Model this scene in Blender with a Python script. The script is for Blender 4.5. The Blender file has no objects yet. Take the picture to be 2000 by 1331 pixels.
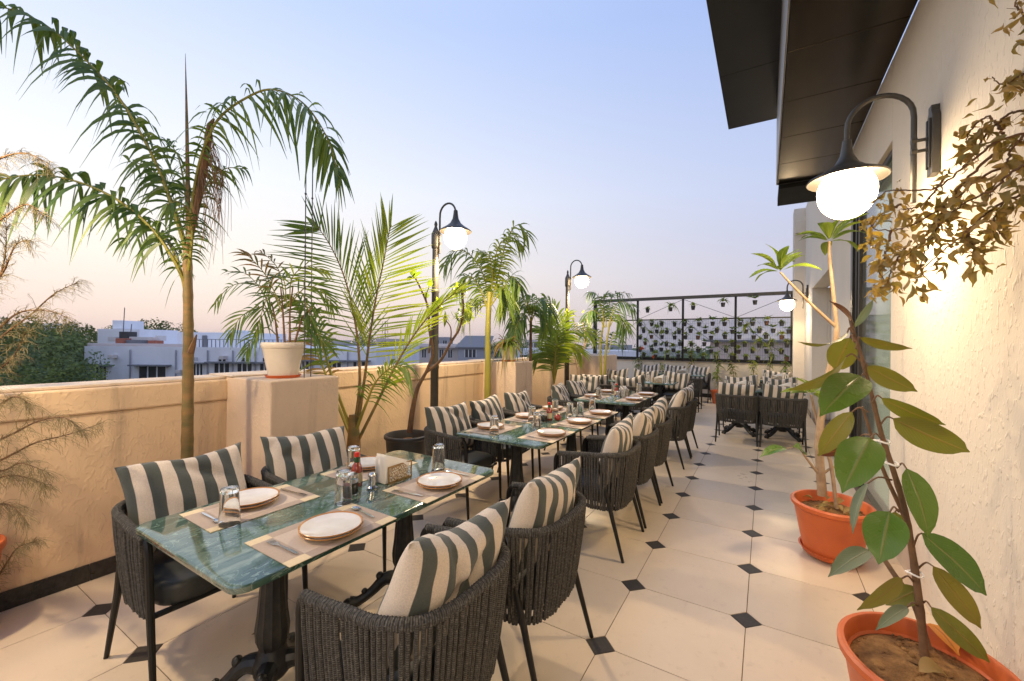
import bpy, bmesh, math, random
from mathutils import Vector, Matrix, Euler
import numpy as np

SC = bpy.context.scene
COL = SC.collection
PI = math.pi
V3 = Vector

# ------------------------------------------------------------------ camera
FPX, YAW, HYP, ROLL, CAMH = 812.0, math.radians(31.4), 668.0, .009, 1.5
cd = bpy.data.cameras.new('camera')
cam = bpy.data.objects.new('camera', cd)
COL.objects.link(cam)
cd.sensor_width = 36.0
cd.lens = FPX / 2000 * 36
cd.shift_y = (HYP - 665.5) / 2000
cd.clip_start = .02
cd.clip_end = 6000
cam.matrix_world = (Matrix.Translation((0, 0, CAMH)) @ Matrix.Rotation(YAW, 4, 'Z')
                    @ Matrix.Rotation(PI / 2, 4, 'X') @ Matrix.Rotation(ROLL, 4, 'Z'))
SC.camera = cam

# ------------------------------------------------------------------ dusk sky
world = bpy.data.worlds.new('World')
SC.world = world
world.use_nodes = True
wn = world.node_tree
for n in list(wn.nodes):
    wn.nodes.remove(n)


def wnode(t, **k):
    n = wn.nodes.new(t)
    for a, b in k.items():
        setattr(n, a, b)
    return n


SUN_AZ = math.radians(102)          # sun just below the horizon, to the left of the terrace
w_out = wnode('ShaderNodeOutputWorld')
w_bg = wnode('ShaderNodeBackground')
w_tc = wnode('ShaderNodeTexCoord')
w_sep = wnode('ShaderNodeSeparateXYZ')
wn.links.new(w_tc.outputs['Generated'], w_sep.inputs[0])


def ramp(nodes, links, fac, stops, interp='EASE'):
    r = nodes.new('ShaderNodeValToRGB')
    r.color_ramp.interpolation = interp
    e = r.color_ramp.elements
    while len(e) < len(stops):
        e.new(.5)
    for q, (p, c) in zip(e, stops):
        q.position = p
        q.color = (*c, 1)
    links.new(fac, r.inputs[0])
    return r.outputs[0]


SKY_GAIN = .72
sunside = ramp(wn.nodes, wn.links, w_sep.outputs['Z'], [
    (0, (.86, .66, .58)), (.05, (.93, .75, .66)), (.15, (1.0, .90, .79)), (.32, (.90, .92, .96)), (.60, (.55, .67, .95)), (1, (.44, .56, .90))], 'LINEAR')
antiside = ramp(wn.nodes, wn.links, w_sep.outputs['Z'], [
    (0, (.46, .42, .47)), (.05, (.52, .48, .54)), (.15, (.54, .54, .67)), (.32, (.49, .56, .79)), (.60, (.34, .46, .80)), (1, (.34, .46, .82))], 'LINEAR')
w_dot = wnode('ShaderNodeVectorMath', operation='DOT_PRODUCT')
w_flat = wnode('ShaderNodeVectorMath', operation='MULTIPLY')
w_flat.inputs[1].default_value = (1, 1, 0)
w_nrm = wnode('ShaderNodeVectorMath', operation='NORMALIZE')
wn.links.new(w_tc.outputs['Generated'], w_flat.inputs[0])
wn.links.new(w_flat.outputs[0], w_nrm.inputs[0])
wn.links.new(w_nrm.outputs[0], w_dot.inputs[0])
w_dot.inputs[1].default_value = (-math.sin(SUN_AZ), math.cos(SUN_AZ), 0)
w_mr = wnode('ShaderNodeMapRange', interpolation_type='SMOOTHSTEP')
w_mr.inputs[1].default_value = -.55
w_mr.inputs[2].default_value = 1.05
wn.links.new(w_dot.outputs['Value'], w_mr.inputs[0])
w_mix = wnode('ShaderNodeMixRGB')
wn.links.new(w_mr.outputs[0], w_mix.inputs[0])
wn.links.new(antiside, w_mix.inputs[1])
wn.links.new(sunside, w_mix.inputs[2])
w_sky = wnode('ShaderNodeTexSky', sky_type='NISHITA', sun_disc=False)
w_sky.sun_elevation = math.radians(-1)
w_sky.sun_rotation = -SUN_AZ
w_sky.ozone_density = 2
w_add = wnode('ShaderNodeMixRGB', blend_type='ADD')
w_add.inputs[0].default_value = .05
wn.links.new(w_mix.outputs[0], w_add.inputs[1])
wn.links.new(w_sky.outputs[0], w_add.inputs[2])
wn.links.new(w_add.outputs[0], w_bg.inputs[0])
w_bg.inputs[1].default_value = SKY_GAIN
wn.links.new(w_bg.outputs[0], w_out.inputs[0])

SC.view_settings.view_transform = 'Standard'
SC.view_settings.look = 'None'
SC.view_settings.exposure = 0.62
SC.view_settings.gamma = 1
SC.view_settings.use_curve_mapping = False
SC.render.engine = 'CYCLES'
SC.cycles.use_denoising = True
SC.cycles.max_bounces = 8
SC.cycles.transmission_bounces = 8
SC.cycles.transparent_max_bounces = 8
SC.cycles.sample_clamp_indirect = 6
SC.cycles.caustics_reflective = False
SC.cycles.caustics_refractive = False

LAMP_COL = (1.0, .75, .46)
LAMP_E = 26.0


# ------------------------------------------------------------------ helpers
def at(px, py, d=None, z=None, X=None, Y=None):
    """world point of a sighting line taken on site, at depth d / height z / plane X / plane Y"""
    a, b = px - 1000, py - 665.5
    c, s = math.cos(ROLL), math.sin(ROLL)
    u = (c * a + s * b) / FPX
    v = (HYP - (665.5 - s * a + c * b)) / FPX
    r = V3((-math.sin(YAW) + math.cos(YAW) * u, math.cos(YAW) + math.sin(YAW) * u, v))
    if d is not None:
        t = d
    elif z is not None:
        t = (z - CAMH) / r.z
    elif X is not None:
        t = X / r.x
    else:
        t = Y / r.y
    return V3((0, 0, CAMH)) + r * t


def catmull(pts, n=6):
    pts = [V3(p) for p in pts]
    if len(pts) < 3:
        return [pts[0].lerp(pts[-1], i / (n)) for i in range(n + 1)]
    P = [pts[0] * 2 - pts[1]] + pts + [pts[-1] * 2 - pts[-2]]
    out = []
    for i in range(1, len(P) - 2):
        for k in range(n):
            t = k / n
            a, b, c, d = P[i - 1], P[i], P[i + 1], P[i + 2]
            out.append(.5 * ((2 * b) + (c - a) * t + (2 * a - 5 * b + 4 * c - d) * t * t + (3 * b - a - 3 * c + d) * t ** 3))
    out.append(pts[-1])
    return out


class MB:
    def __init__(s):
        s.v, s.f, s.uv, s.mi = [], [], [], []

    def add(s, verts, faces, uvs=None, mi=0):
        o = len(s.v)
        s.v += [tuple(p) for p in verts]
        for k, f in enumerate(faces):
            s.f.append(tuple(i + o for i in f))
            s.mi.append(mi)
            s.uv.append([(uvs[i] if uvs else (0, 0)) for i in f])

    def box(s, c, d, rot=None, mi=0):
        x, y, z = d[0] / 2, d[1] / 2, d[2] / 2
        vs = [V3((a * x, b * y, e * z)) for a in (-1, 1) for b in (-1, 1) for e in (-1, 1)]
        if rot is not None:
            vs = [rot @ p for p in vs]
        vs = [p + V3(c) for p in vs]
        s.add(vs, [(0, 1, 3, 2), (4, 6, 7, 5), (0, 4, 5, 1), (2, 3, 7, 6), (0, 2, 6, 4), (1, 5, 7, 3)], None, mi)

    def span(s, a, b, mi=0):
        s.box([(a[i] + b[i]) / 2 for i in range(3)], [abs(b[i] - a[i]) for i in range(3)], None, mi)

    def tube(s, pts, r, n=8, cap=True, mi=0, flat=1.0):
        pts = [V3(p) for p in pts]
        m = len(pts)
        rr = r if isinstance(r, (list, tuple)) else [r] * m
        if len(rr) != m:
            rr = [rr[0] + (rr[-1] - rr[0]) * i / (m - 1) for i in range(m)]
        t0 = (pts[1] - pts[0]).normalized()
        up = V3((0, 0, 1)) if abs(t0.z) < .9 else V3((1, 0, 0))
        nrm = (up - t0 * up.dot(t0)).normalized()
        vs, uv, L = [], [], 0
        for i, p in enumerate(pts):
            t = (pts[min(i + 1, m - 1)] - pts[max(i - 1, 0)]).normalized()
            nrm = nrm - t * nrm.dot(t)
            if nrm.length < 1e-6:
                nrm = t.orthogonal()
            nrm.normalize()
            bn = t.cross(nrm)
            if i:
                L += (p - pts[i - 1]).length
            for k in range(n):
                a = 2 * PI * k / n
                vs.append(p + (nrm * math.cos(a) * flat + bn * math.sin(a)) * rr[i])
                uv.append((L, k / n))
        fs = []
        for i in range(m - 1):
            for k in range(n):
                fs.append((i * n + k, i * n + (k + 1) % n, (i + 1) * n + (k + 1) % n, (i + 1) * n + k))
        if cap:
            fs.append(tuple(range(n - 1, -1, -1)))
            fs.append(tuple((m - 1) * n + k for k in range(n)))
        s.add(vs, fs, uv, mi)

    def lathe(s, prof, n=24, c=(0, 0, 0), mi=0, sx=1, sy=1, closed=False):
        vs, uv = [], []
        for j, (r, z) in enumerate(prof):
            for k in range(n):
                a = 2 * PI * k / n
                vs.append((c[0] + r * sx * math.cos(a), c[1] + r * sy * math.sin(a), c[2] + z))
                uv.append((k / n, z))
        fs = []
        m = len(prof)
        for j in range(m if closed else m - 1):
            j2 = (j + 1) % m
            for k in range(n):
                fs.append((j * n + k, j * n + (k + 1) % n, j2 * n + (k + 1) % n, j2 * n + k))
        s.add(vs, fs, uv, mi)

    def sphere(s, c, r, n=20, m=12, mi=0, sz=1):
        prof = [(max(1e-4, r * math.sin(PI * j / m)), -r * sz * math.cos(PI * j / m)) for j in range(m + 1)]
        s.lathe(prof, n, c, mi)

    def prism(s, poly, z0, z1, mi=0):
        n = len(poly)
        vs = [(x, y, z0) for x, y in poly] + [(x, y, z1) for x, y in poly]
        fs = [tuple(range(n - 1, -1, -1)), tuple(range(n, 2 * n))]
        fs += [(i, (i + 1) % n, n + (i + 1) % n, n + i) for i in range(n)]
        s.add(vs, fs, None, mi)

    def mesh(s, name, mats, off=None, smooth=True, bevel=0, ang=35):
        me = bpy.data.meshes.new(name)
        vs = s.v
        if off is not None:
            vs = [(a - off[0], b - off[1], c - off[2]) for a, b, c in vs]
        me.from_pydata(vs, [], s.f)
        uvl = me.uv_layers.new(name='UVMap')
        flat = [c for f in s.uv for p in f for c in p]
        uvl.data.foreach_set('uv', flat)
        me.polygons.foreach_set('material_index', s.mi)
        for m in (mats if isinstance(mats, (list, tuple)) else [mats]):
            me.materials.append(m)
        if bevel:
            bm = bmesh.new()
            bm.from_mesh(me)
            es = [e for e in bm.edges if len(e.link_faces) == 2 and e.calc_face_angle(0) > .5]
            bmesh.ops.bevel(bm, geom=es, offset=bevel, segments=2, profile=.5, affect='EDGES', clamp_overlap=True)
            bm.to_mesh(me)
            bm.free()
        me.polygons.foreach_set('use_smooth', [smooth] * len(me.polygons))
        if smooth:
            me.set_sharp_from_angle(angle=math.radians(ang))
        me.update()
        return me

    def build(s, name, mats, parent=None, **k):
        o = bpy.data.objects.new(name, s.mesh(name, mats, **k))
        COL.objects.link(o)
        if parent is not None:
            o.parent = parent
        return o


def thing(name, label, cat, loc=(0, 0, 0), rz=0, group=None, kind=None):
    o = bpy.data.objects.new(name, None)
    COL.objects.link(o)
    o.empty_display_size = .1
    o.location = loc
    o.rotation_euler = (0, 0, rz)
    tag(o, label, cat, group, kind)
    return o


def tag(o, label=None, cat=None, group=None, kind=None):
    if label:
        o['label'] = label
    if cat:
        o['category'] = cat
    if group:
        o['group'] = group
    if kind:
        o['kind'] = kind
    return o


KIDS = {}


def copy_tree(o, label=None, loc=None, rz=None):
    def rec(a, par):
        c = a.copy()
        COL.objects.link(c)
        if par is not None:
            c.parent = par
        for ch in KIDS[a.name]:
            rec(ch, c)
        return c
    def reg(a):
        KIDS[a.name] = list(a.children)
        for ch in a.children:
            reg(ch)
    if o.name not in KIDS:
        reg(o)
    c = rec(o, None)
    if label:
        c['label'] = label
    if loc is not None:
        c.location = loc
    if rz is not None:
        c.rotation_euler = (0, 0, rz)
    return c


def inst(name, me, parent, loc=(0, 0, 0), rot=(0, 0, 0), sc=1):
    o = bpy.data.objects.new(name, me)
    COL.objects.link(o)
    o.parent = parent
    o.location = loc
    o.rotation_euler = rot
    o.scale = (sc, sc, sc) if not hasattr(sc, '__len__') else sc
    return o


# ------------------------------------------------------------------ materials
def newmat(name):
    m = bpy.data.materials.new(name)
    m.use_nodes = True
    nt = m.node_tree
    b = nt.nodes['Principled BSDF']
    return m, nt, b


def nd(nt, t, ins=None, **k):
    n = nt.nodes.new(t)
    for a, b in k.items():
        setattr(n, a, b)
    for i, v in (ins or {}).items():
        if isinstance(v, bpy.types.NodeSocket):
            nt.links.new(v, n.inputs[i])
        else:
            n.inputs[i].default_value = v
    return n


def mat(name, c, rough=.5, metal=0, c2=None, scale=5, detail=4, bump=None, lo=.35, hi=.65, coat=0, spec=None, stretch=None, island=0):
    m, nt, b = newmat(name)
    b.inputs['Roughness'].default_value = rough
    b.inputs['Metallic'].default_value = metal
    if coat:
        b.inputs['Coat Weight'].default_value = coat
        b.inputs['Coat Roughness'].default_value = .08
    if spec is not None:
        b.inputs['Specular IOR Level'].default_value = spec
    tc = nd(nt, 'ShaderNodeTexCoord')
    vec = tc.outputs['Object']
    if stretch:
        vec = nd(nt, 'ShaderNodeMapping', {0: vec, 3: stretch}).outputs[0]
    if c2 is None:
        c2 = tuple(x * .86 for x in c)
    nz = nd(nt, 'ShaderNodeTexNoise', {'Vector': vec, 'Scale': scale, 'Detail': detail, 'Roughness': .6})
    col = ramp(nt.nodes, nt.links, nz.outputs[0], [(lo, c), (hi, c2)], 'LINEAR')
    if island:
        gi = nd(nt, 'ShaderNodeNewGeometry')
        mr = nd(nt, 'ShaderNodeMapRange', {0: gi.outputs['Random Per Island'], 3: 1 - island, 4: 1 + island})
        col = nd(nt, 'ShaderNodeVectorMath', {0: col, 1: mr.outputs[0]}, operation='MULTIPLY').outputs[0]
    nt.links.new(col, b.inputs['Base Color'])
    if bump:
        bs, st, di = bump
        n2 = nd(nt, 'ShaderNodeTexNoise', {'Vector': vec, 'Scale': bs, 'Detail': 6, 'Roughness': .65})
        bp = nd(nt, 'ShaderNodeBump', {'Strength': st, 'Distance': di, 'Height': n2.outputs[0]})
        nt.links.new(bp.outputs[0], b.inputs['Normal'])
    return m


def leafmat(name, c, c2, rough=.45, transl=.35, var=.35, vein=None, scale=6):
    """two-tone leaf with light coming through; every separate blade gets its own shade"""
    m, nt, b = newmat(name)
    b.inputs['Roughness'].default_value = rough
    gi = nd(nt, 'ShaderNodeNewGeometry')
    oi = nd(nt, 'ShaderNodeObjectInfo')
    tc = nd(nt, 'ShaderNodeTexCoord')
    nz = nd(nt, 'ShaderNodeTexNoise', {'Vector': tc.outputs['Object'], 'Scale': scale, 'Detail': 3})
    f = nd(nt, 'ShaderNodeMath', {0: gi.outputs['Random Per Island'], 1: oi.outputs['Random']}, operation='ADD')
    f2 = nd(nt, 'ShaderNodeMath', {0: f.outputs[0], 1: 1.0}, operation='MODULO')
    f3 = nd(nt, 'ShaderNodeMath', {0: f2.outputs[0], 1: .6, 2: 0.0}, operation='MULTIPLY_ADD')
    f4 = nd(nt, 'ShaderNodeMath', {0: nz.outputs[0], 1: .5, 2: f3.outputs[0]}, operation='MULTIPLY_ADD')
    col = ramp(nt.nodes, nt.links, f4.outputs[0], [(.15, c), (.85, c2)], 'LINEAR')
    if vein:
        uv = nd(nt, 'ShaderNodeUVMap')
        sp = nd(nt, 'ShaderNodeSeparateXYZ', {0: uv.outputs[0]})
        ab = nd(nt, 'ShaderNodeMath', {0: sp.outputs[0]}, operation='ABSOLUTE')
        mr = nd(nt, 'ShaderNodeMapRange', {0: ab.outputs[0], 1: .03, 2: .09, 3: 1, 4: 0})
        # side veins
        sv = nd(nt, 'ShaderNodeMath', {0: ab.outputs[0], 1: -.35, 2: sp.outputs[1]}, operation='MULTIPLY_ADD')
        sw = nd(nt, 'ShaderNodeMath', {0: sv.outputs[0], 1: 95.0}, operation='MULTIPLY')
        ss = nd(nt, 'ShaderNodeMath', {0: sw.outputs[0]}, operation='SINE')
        s3 = nd(nt, 'ShaderNodeMapRange', {0: ss.outputs[0], 1: .7, 2: 1, 3: 0, 4: .22})
        mx = nd(nt, 'ShaderNodeMath', {0: mr.outputs[0], 1: s3.outputs[0]}, operation='MAXIMUM')
        col = nd(nt, 'ShaderNodeMixRGB', {0: mx.outputs[0], 1: col, 2: (*vein, 1)}).outputs[0]
    if vein:
        sp2 = nd(nt, 'ShaderNodeTexNoise', {'Vector': tc.outputs['Object'], 'Scale': 55, 'Detail': 5, 'Roughness': .7})
        sm2 = nd(nt, 'ShaderNodeMapRange', {0: sp2.outputs[0], 1: .64, 2: .70, 3: 0, 4: .7})
        col = nd(nt, 'ShaderNodeMixRGB', {0: sm2.outputs[0], 1: col, 2: (.22, .15, .06, 1)}).outputs[0]
        rg = nd(nt, 'ShaderNodeMapRange', {0: nz.outputs[0], 1: .3, 2: .7, 3: rough * .7, 4: min(1, rough * 2.0)})
        nt.links.new(rg.outputs[0], b.inputs['Roughness'])
        bpv = nd(nt, 'ShaderNodeBump', {'Strength': .5, 'Distance': .004, 'Height': mx.outputs[0]})
        nt.links.new(bpv.outputs[0], b.inputs['Normal'])
    nt.links.new(col, b.inputs['Base Color'])
    tr = nd(nt, 'ShaderNodeBsdfTranslucent')
    tcx = nd(nt, 'ShaderNodeVectorMath', {0: col, 1: (1.2, 1.35, .6)}, operation='MULTIPLY')
    nt.links.new(tcx.outputs[0], tr.inputs[0])
    mx = nd(nt, 'ShaderNodeMixShader', {0: transl, 1: b.outputs[0], 2: tr.outputs[0]})
    nt.links.new(mx.outputs[0], nt.nodes['Material Output'].inputs[0])
    return m


def stucco(name, c, c2, fine=55, blot=14, st=.5, stain=0, dist=1.5, thr=.52):
    m, nt, b = newmat(name)
    b.inputs['Roughness'].default_value = .85
    tc = nd(nt, 'ShaderNodeTexCoord')
    mp = nd(nt, 'ShaderNodeMapping', {0: tc.outputs['Object'], 3: (1, 1, .6)})
    v = mp.outputs[0]
    big = nd(nt, 'ShaderNodeTexNoise', {'Vector': v, 'Scale': 1.3, 'Detail': 6, 'Roughness': .7})
    col = ramp(nt.nodes, nt.links, big.outputs[0], [(.35, c), (.7, c2)], 'LINEAR')
    if stain:
        sm = nd(nt, 'ShaderNodeMapping', {0: tc.outputs['Object'], 3: (5, 5, .5)})
        sn = nd(nt, 'ShaderNodeTexNoise', {'Vector': sm.outputs[0], 'Scale': 1.6, 'Detail': 5, 'Roughness': .65})
        mr = nd(nt, 'ShaderNodeMapRange', {0: sn.outputs[0], 1: .55, 2: .75, 3: 0, 4: stain})
        col = nd(nt, 'ShaderNodeMixRGB', {0: mr.outputs[0], 1: col, 2: (.22, .17, .13, 1)}).outputs[0]
    nt.links.new(col, b.inputs['Base Color'])
    n1 = nd(nt, 'ShaderNodeTexNoise', {'Vector': v, 'Scale': fine, 'Detail': 5, 'Roughness': .6})
    n2 = nd(nt, 'ShaderNodeTexNoise', {'Vector': v, 'Scale': blot, 'Detail': 3, 'Distortion': dist})
    p2 = nd(nt, 'ShaderNodeMapRange', {0: n2.outputs[0], 1: thr, 2: thr + .1, 3: 0, 4: 1.0})
    sm = nd(nt, 'ShaderNodeMath', {0: n1.outputs[0], 1: .5, 2: p2.outputs[0]}, operation='MULTIPLY_ADD')
    tw_ = nd(nt, 'ShaderNodeTexNoise', {'Vector': v, 'Scale': 4.5, 'Detail': 4, 'Distortion': .8})
    sm = nd(nt, 'ShaderNodeMath', {0: tw_.outputs[0], 1: 1.6, 2: sm.outputs[0]}, operation='MULTIPLY_ADD')
    bp = nd(nt, 'ShaderNodeBump', {'Strength': st, 'Distance': .006, 'Height': sm.outputs[0]})
    nt.links.new(bp.outputs[0], b.inputs['Normal'])
    return m


M = {}
M['wall'] = stucco('cream_stucco', (.74, .67, .57), (.68, .61, .51), fine=70, blot=34, st=.55, dist=.4, thr=.56)
M['parapet'] = stucco('peach_render', (.74, .555, .365), (.67, .50, .32), fine=40, blot=26, st=.35, stain=.55)
M['coping'] = stucco('pale_coping', (.68, .58, .47), (.58, .48, .38), st=.25, stain=.5)
M['pier'] = stucco('pier_render', (.70, .55, .41), (.63, .49, .36), fine=45, blot=30, st=.45, stain=.3)
M['white_wall'] = stucco('white_render', (.72, .66, .57), (.66, .60, .51), st=.3)
M['skirting'] = mat('black_granite', (.012, .014, .014), .25, c2=(.03, .03, .03), scale=40)
M['grout'] = mat('grout', (.13, .095, .065), .9, c2=(.22, .16, .11), scale=3)
M['dot'] = mat('black_floor_inset', (.040, .036, .030), .5, c2=(.06, .054, .045), scale=60, spec=.25)
M['soffit'] = mat('bronze_panel', (.060, .047, .031), .22, .92, c2=(.048, .038, .026), scale=3)
M['canopy'] = mat('dark_panel', (.030, .031, .028), .45, .3, scale=3)
M['fascia'] = mat('grey_fascia', (.30, .29, .28), .45, .5, scale=3)
M['black'] = mat('black_metal', (.018, .018, .017), .38, .5, scale=20)
M['iron'] = mat('cast_iron', (.02, .021, .022), .42, .6, c2=(.035, .035, .033), scale=30, bump=(60, .25, .003))
M['post'] = mat('dark_grey_paint', (.085, .08, .07), .42, .35, scale=15)
M['shade_in'] = mat('cream_enamel', (.040, .034, .026), .45)
M['steel'] = mat('steel', (.72, .72, .72), .16, 1, scale=30)
M['white_plate'] = mat('white_ceramic', (.74, .71, .66), .12, c2=(.68, .65, .6), scale=20, coat=.3)
M['plate_rim'] = mat('amber_rim', (.50, .24, .07), .2, c2=(.42, .19, .05), scale=30)
M['terracotta'] = mat('orange_plastic', (.62, .14, .035), .45, c2=(.50, .105, .03), scale=7, detail=9, lo=.3, hi=.75, bump=(90, .04, .002))
M['white_pot'] = mat('cream_plastic', (.70, .64, .55), .45, c2=(.64, .57, .48), scale=5, bump=(60, .05, .002))
M['dark_pot'] = mat('black_planter', (.03, .032, .035), .5, c2=(.045, .046, .048), scale=10)
M['soil'] = mat('soil', (.15, .07, .022), .95, c2=(.36, .19, .065), scale=14, detail=8, bump=(30, 1, .03))
M['trunk'] = mat('palm_trunk', (.27, .155, .055), .6, c2=(.12, .11, .035), scale=5, stretch=(1, 1, 2.5), bump=(22, .5, .008))
M['green_trunk'] = mat('green_palm_cane', (.30, .27, .04), .5, c2=(.20, .20, .035), scale=5, stretch=(1, 1, .3))
M['bark'] = mat('brown_bark', (.20, .11, .055), .75, c2=(.12, .068, .035), scale=18, bump=(40, .5, .004))
M['palebark'] = mat('pale_bark', (.42, .31, .20), .7, c2=(.30, .20, .12), scale=14, bump=(40, .4, .004))
M['deadwood'] = mat('dry_brown', (.20, .10, .04), .8, c2=(.12, .07, .035), scale=20, island=.3)
M['palm'] = leafmat('palm_leaf', (.07, .14, .024), (.19, .26, .035), .42, .3)
M['palm_dark'] = leafmat('dark_palm_leaf', (.052, .115, .028), (.13, .20, .038), .42, .28)
M['palm_yel'] = leafmat('yellowing_palm_leaf', (.15, .23, .024), (.33, .36, .045), .42, .4)
M['palm_dry'] = leafmat('dry_palm_leaf', (.10, .12, .03), (.38, .20, .05), .55, .3)
M['rubber'] = leafmat('rubber_leaf', (.058, .145, .018), (.115, .195, .024), .22, .12, vein=(.20, .22, .06), scale=9)
M['rubber_under'] = leafmat('rubber_leaf_olive', (.15, .165, .02), (.21, .17, .024), .35, .22, vein=(.24, .17, .04), scale=9)
M['rubber_red'] = leafmat('rubber_leaf_red', (.09, .022, .012), (.13, .04, .016), .3, .2, vein=(.3, .12, .05))
M['orange_leaf'] = leafmat('orange_leaf', (.55, .16, .01), (.62, .24, .015), .5, .2, vein=(.3, .1, .02))
M['pale_leaf'] = leafmat('pale_green_leaf', (.11, .17, .10), (.17, .21, .14), .4, .2, vein=(.25, .28, .2))
M['plumeria'] = leafmat('plumeria_leaf', (.12, .20, .025), (.20, .27, .03), .35, .35, vein=(.32, .36, .08))
M['dryleaf'] = leafmat('dry_leaf', (.20, .165, .05), (.42, .26, .09), .6, .25, scale=25)
M['seedling'] = leafmat('seedling_leaf', (.10, .15, .025), (.22, .24, .04), .45, .35)
M['feather'] = leafmat('feather_twig', (.16, .13, .055), (.22, .17, .08), .7, .2)
M['farleaf'] = leafmat('far_tree_leaf', (.07, .11, .022), (.19, .23, .04), .7, .15, scale=.5)
M['farleaf2'] = leafmat('far_tree_leaf_dark', (.05, .095, .03), (.12, .17, .045), .7, .15, scale=.5)
M['cityground'] = mat('city_ground', (.10, .10, .09), .9, c2=(.05, .065, .035), scale=.02)
M['bldg'] = mat('lavender_white_wall', (.88, .88, .90), .85, c2=(.78, .78, .80), scale=.9, detail=9, stretch=(1, 1, .25), lo=.42, hi=.75)
M['bldg2'] = mat('pinkish_wall', (.68, .58, .54), .85, c2=(.58, .49, .45), scale=.3, detail=8)
M['bldg3'] = mat('grey_wall', (.40, .40, .43), .85, c2=(.34, .34, .37), scale=.3)
M['bldg4'] = mat('warm_white_wall', (.74, .68, .64), .85, c2=(.64, .58, .54), scale=.3)
M['winglass'] = mat('dark_window', (.035, .04, .045), .15, c2=(.06, .06, .06), scale=.8)
M['ledge'] = mat('grey_ledge', (.22, .22, .23), .85)
M['tankblack'] = mat('tank_black', (.03, .03, .035), .5)
M['redcloth'] = mat('faded_red', (.45, .14, .08), .8)
M['paper'] = mat('white_paper', (.93, .92, .91), .8, c2=(.90, .89, .88))
M['brass'] = mat('brass_sheet', (.42, .28, .12), .35, .8, scale=30)
M['red'] = mat('red_plastic', (.62, .025, .012), .3)
M['greenp'] = mat('green_plastic', (.02, .07, .02), .35)
M['sauce'] = mat('red_sauce', (.30, .03, .01), .12, c2=(.2, .02, .01), coat=.5)
M['amber'] = mat('pickle_amber', (.50, .22, .03), .15, c2=(.32, .10, .02), scale=60, coat=.5)
M['flower'] = mat('orange_flower', (.75, .14, .02), .6, c2=(.6, .08, .02), scale=30)
M['seat'] = mat('charcoal_leatherette', (.030, .034, .032), .45, c2=(.024, .027, .026), scale=8, bump=(150, .08, .002))
M['poly'] = mat('white_sheet', (.62, .64, .72), .5, c2=(.55, .57, .66), scale=2)
m, nt, b = newmat('translucent_sheet')
b.inputs['Base Color'].default_value = (.88, .89, .92, 1)
b.inputs['Roughness'].default_value = .5
tr_ = nd(nt, 'ShaderNodeBsdfTranslucent', {0: (.92, .93, .97, 1)})
mx_ = nd(nt, 'ShaderNodeMixShader', {0: .6, 1: b.outputs[0], 2: tr_.outputs[0]})
tp_ = nd(nt, 'ShaderNodeBsdfTransparent', {0: (.97, .98, 1, 1)})
my_ = nd(nt, 'ShaderNodeMixShader', {0: .62, 1: mx_.outputs[0], 2: tp_.outputs[0]})
nt.links.new(my_.outputs[0], nt.nodes['Material Output'].inputs[0])
M['poly'] = m
M['cable'] = mat('wire_grey', (.10, .10, .11), .5, .4)

# cream floor tile, each tile a touch different
m, nt, b = newmat('cream_tile')
oi = nd(nt, 'ShaderNodeObjectInfo')
tc = nd(nt, 'ShaderNodeTexCoord')
geo = nd(nt, 'ShaderNodeNewGeometry')
nz = nd(nt, 'ShaderNodeTexNoise', {'Vector': geo.outputs['Position'], 'Scale': 1.6, 'Detail': 7, 'Roughness': .7})
c = ramp(nt.nodes, nt.links, nz.outputs[0], [(.3, (.75, .625, .465)), (.7, (.69, .57, .42))], 'LINEAR')
mr = nd(nt, 'ShaderNodeMapRange', {0: oi.outputs['Random'], 3: .90, 4: 1.05})
cv = nd(nt, 'ShaderNodeVectorMath', {0: c, 1: mr.outputs[0]}, operation='MULTIPLY')
# scuffs
n2 = nd(nt, 'ShaderNodeTexNoise', {'Vector': geo.outputs['Position'], 'Scale': 14, 'Detail': 6, 'Roughness': .75})
m2 = nd(nt, 'ShaderNodeMapRange', {0: n2.outputs[0], 1: .56, 2: .78, 3: 0, 4: .38})
cx = nd(nt, 'ShaderNodeMixRGB', {0: m2.outputs[0], 1: cv.outputs[0], 2: (.38, .29, .21, 1)})
nt.links.new(cx.outputs[0], b.inputs['Base Color'])
rr = nd(nt, 'ShaderNodeMapRange', {0: nz.outputs[0], 1: .3, 2: .7, 3: .26, 4: .42})
nt.links.new(rr.outputs[0], b.inputs['Roughness'])
b.inputs['Specular IOR Level'].default_value = .4
M['tile'] = m

# green marble
m, nt, b = newmat('green_marble')
tc = nd(nt, 'ShaderNodeTexCoord')
geo = nd(nt, 'ShaderNodeNewGeometry')
mp = nd(nt, 'ShaderNodeMapping', {0: geo.outputs['Position'], 2: (.3, .2, .5), 3: (1.6, .7, 1)})
dn = nd(nt, 'ShaderNodeTexNoise', {'Vector': mp.outputs[0], 'Scale': 2.2, 'Detail': 4})
dv = nd(nt, 'ShaderNodeVectorMath', {0: mp.outputs[0], 1: dn.outputs['Color']}, operation='ADD')
n1 = nd(nt, 'ShaderNodeTexNoise', {'Vector': dv.outputs[0], 'Scale': 3.2, 'Detail': 10, 'Roughness': .68})
c = ramp(nt.nodes, nt.links, n1.outputs[0], [(.28, (.018, .045, .036)), (.46, (.042, .090, .070)), (.56, (.09, .150, .118)), (.66, (.21, .28, .225)), (.76, (.6, .64, .54))], 'LINEAR')
n3 = nd(nt, 'ShaderNodeTexNoise', {'Vector': dv.outputs[0], 'Scale': 5.5, 'Detail': 6, 'Roughness': .55, 'Distortion': .8})
ds = nd(nt, 'ShaderNodeMath', {0: n3.outputs[0], 1: .5}, operation='SUBTRACT')
da = nd(nt, 'ShaderNodeMath', {0: ds.outputs[0]}, operation='ABSOLUTE')
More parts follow.
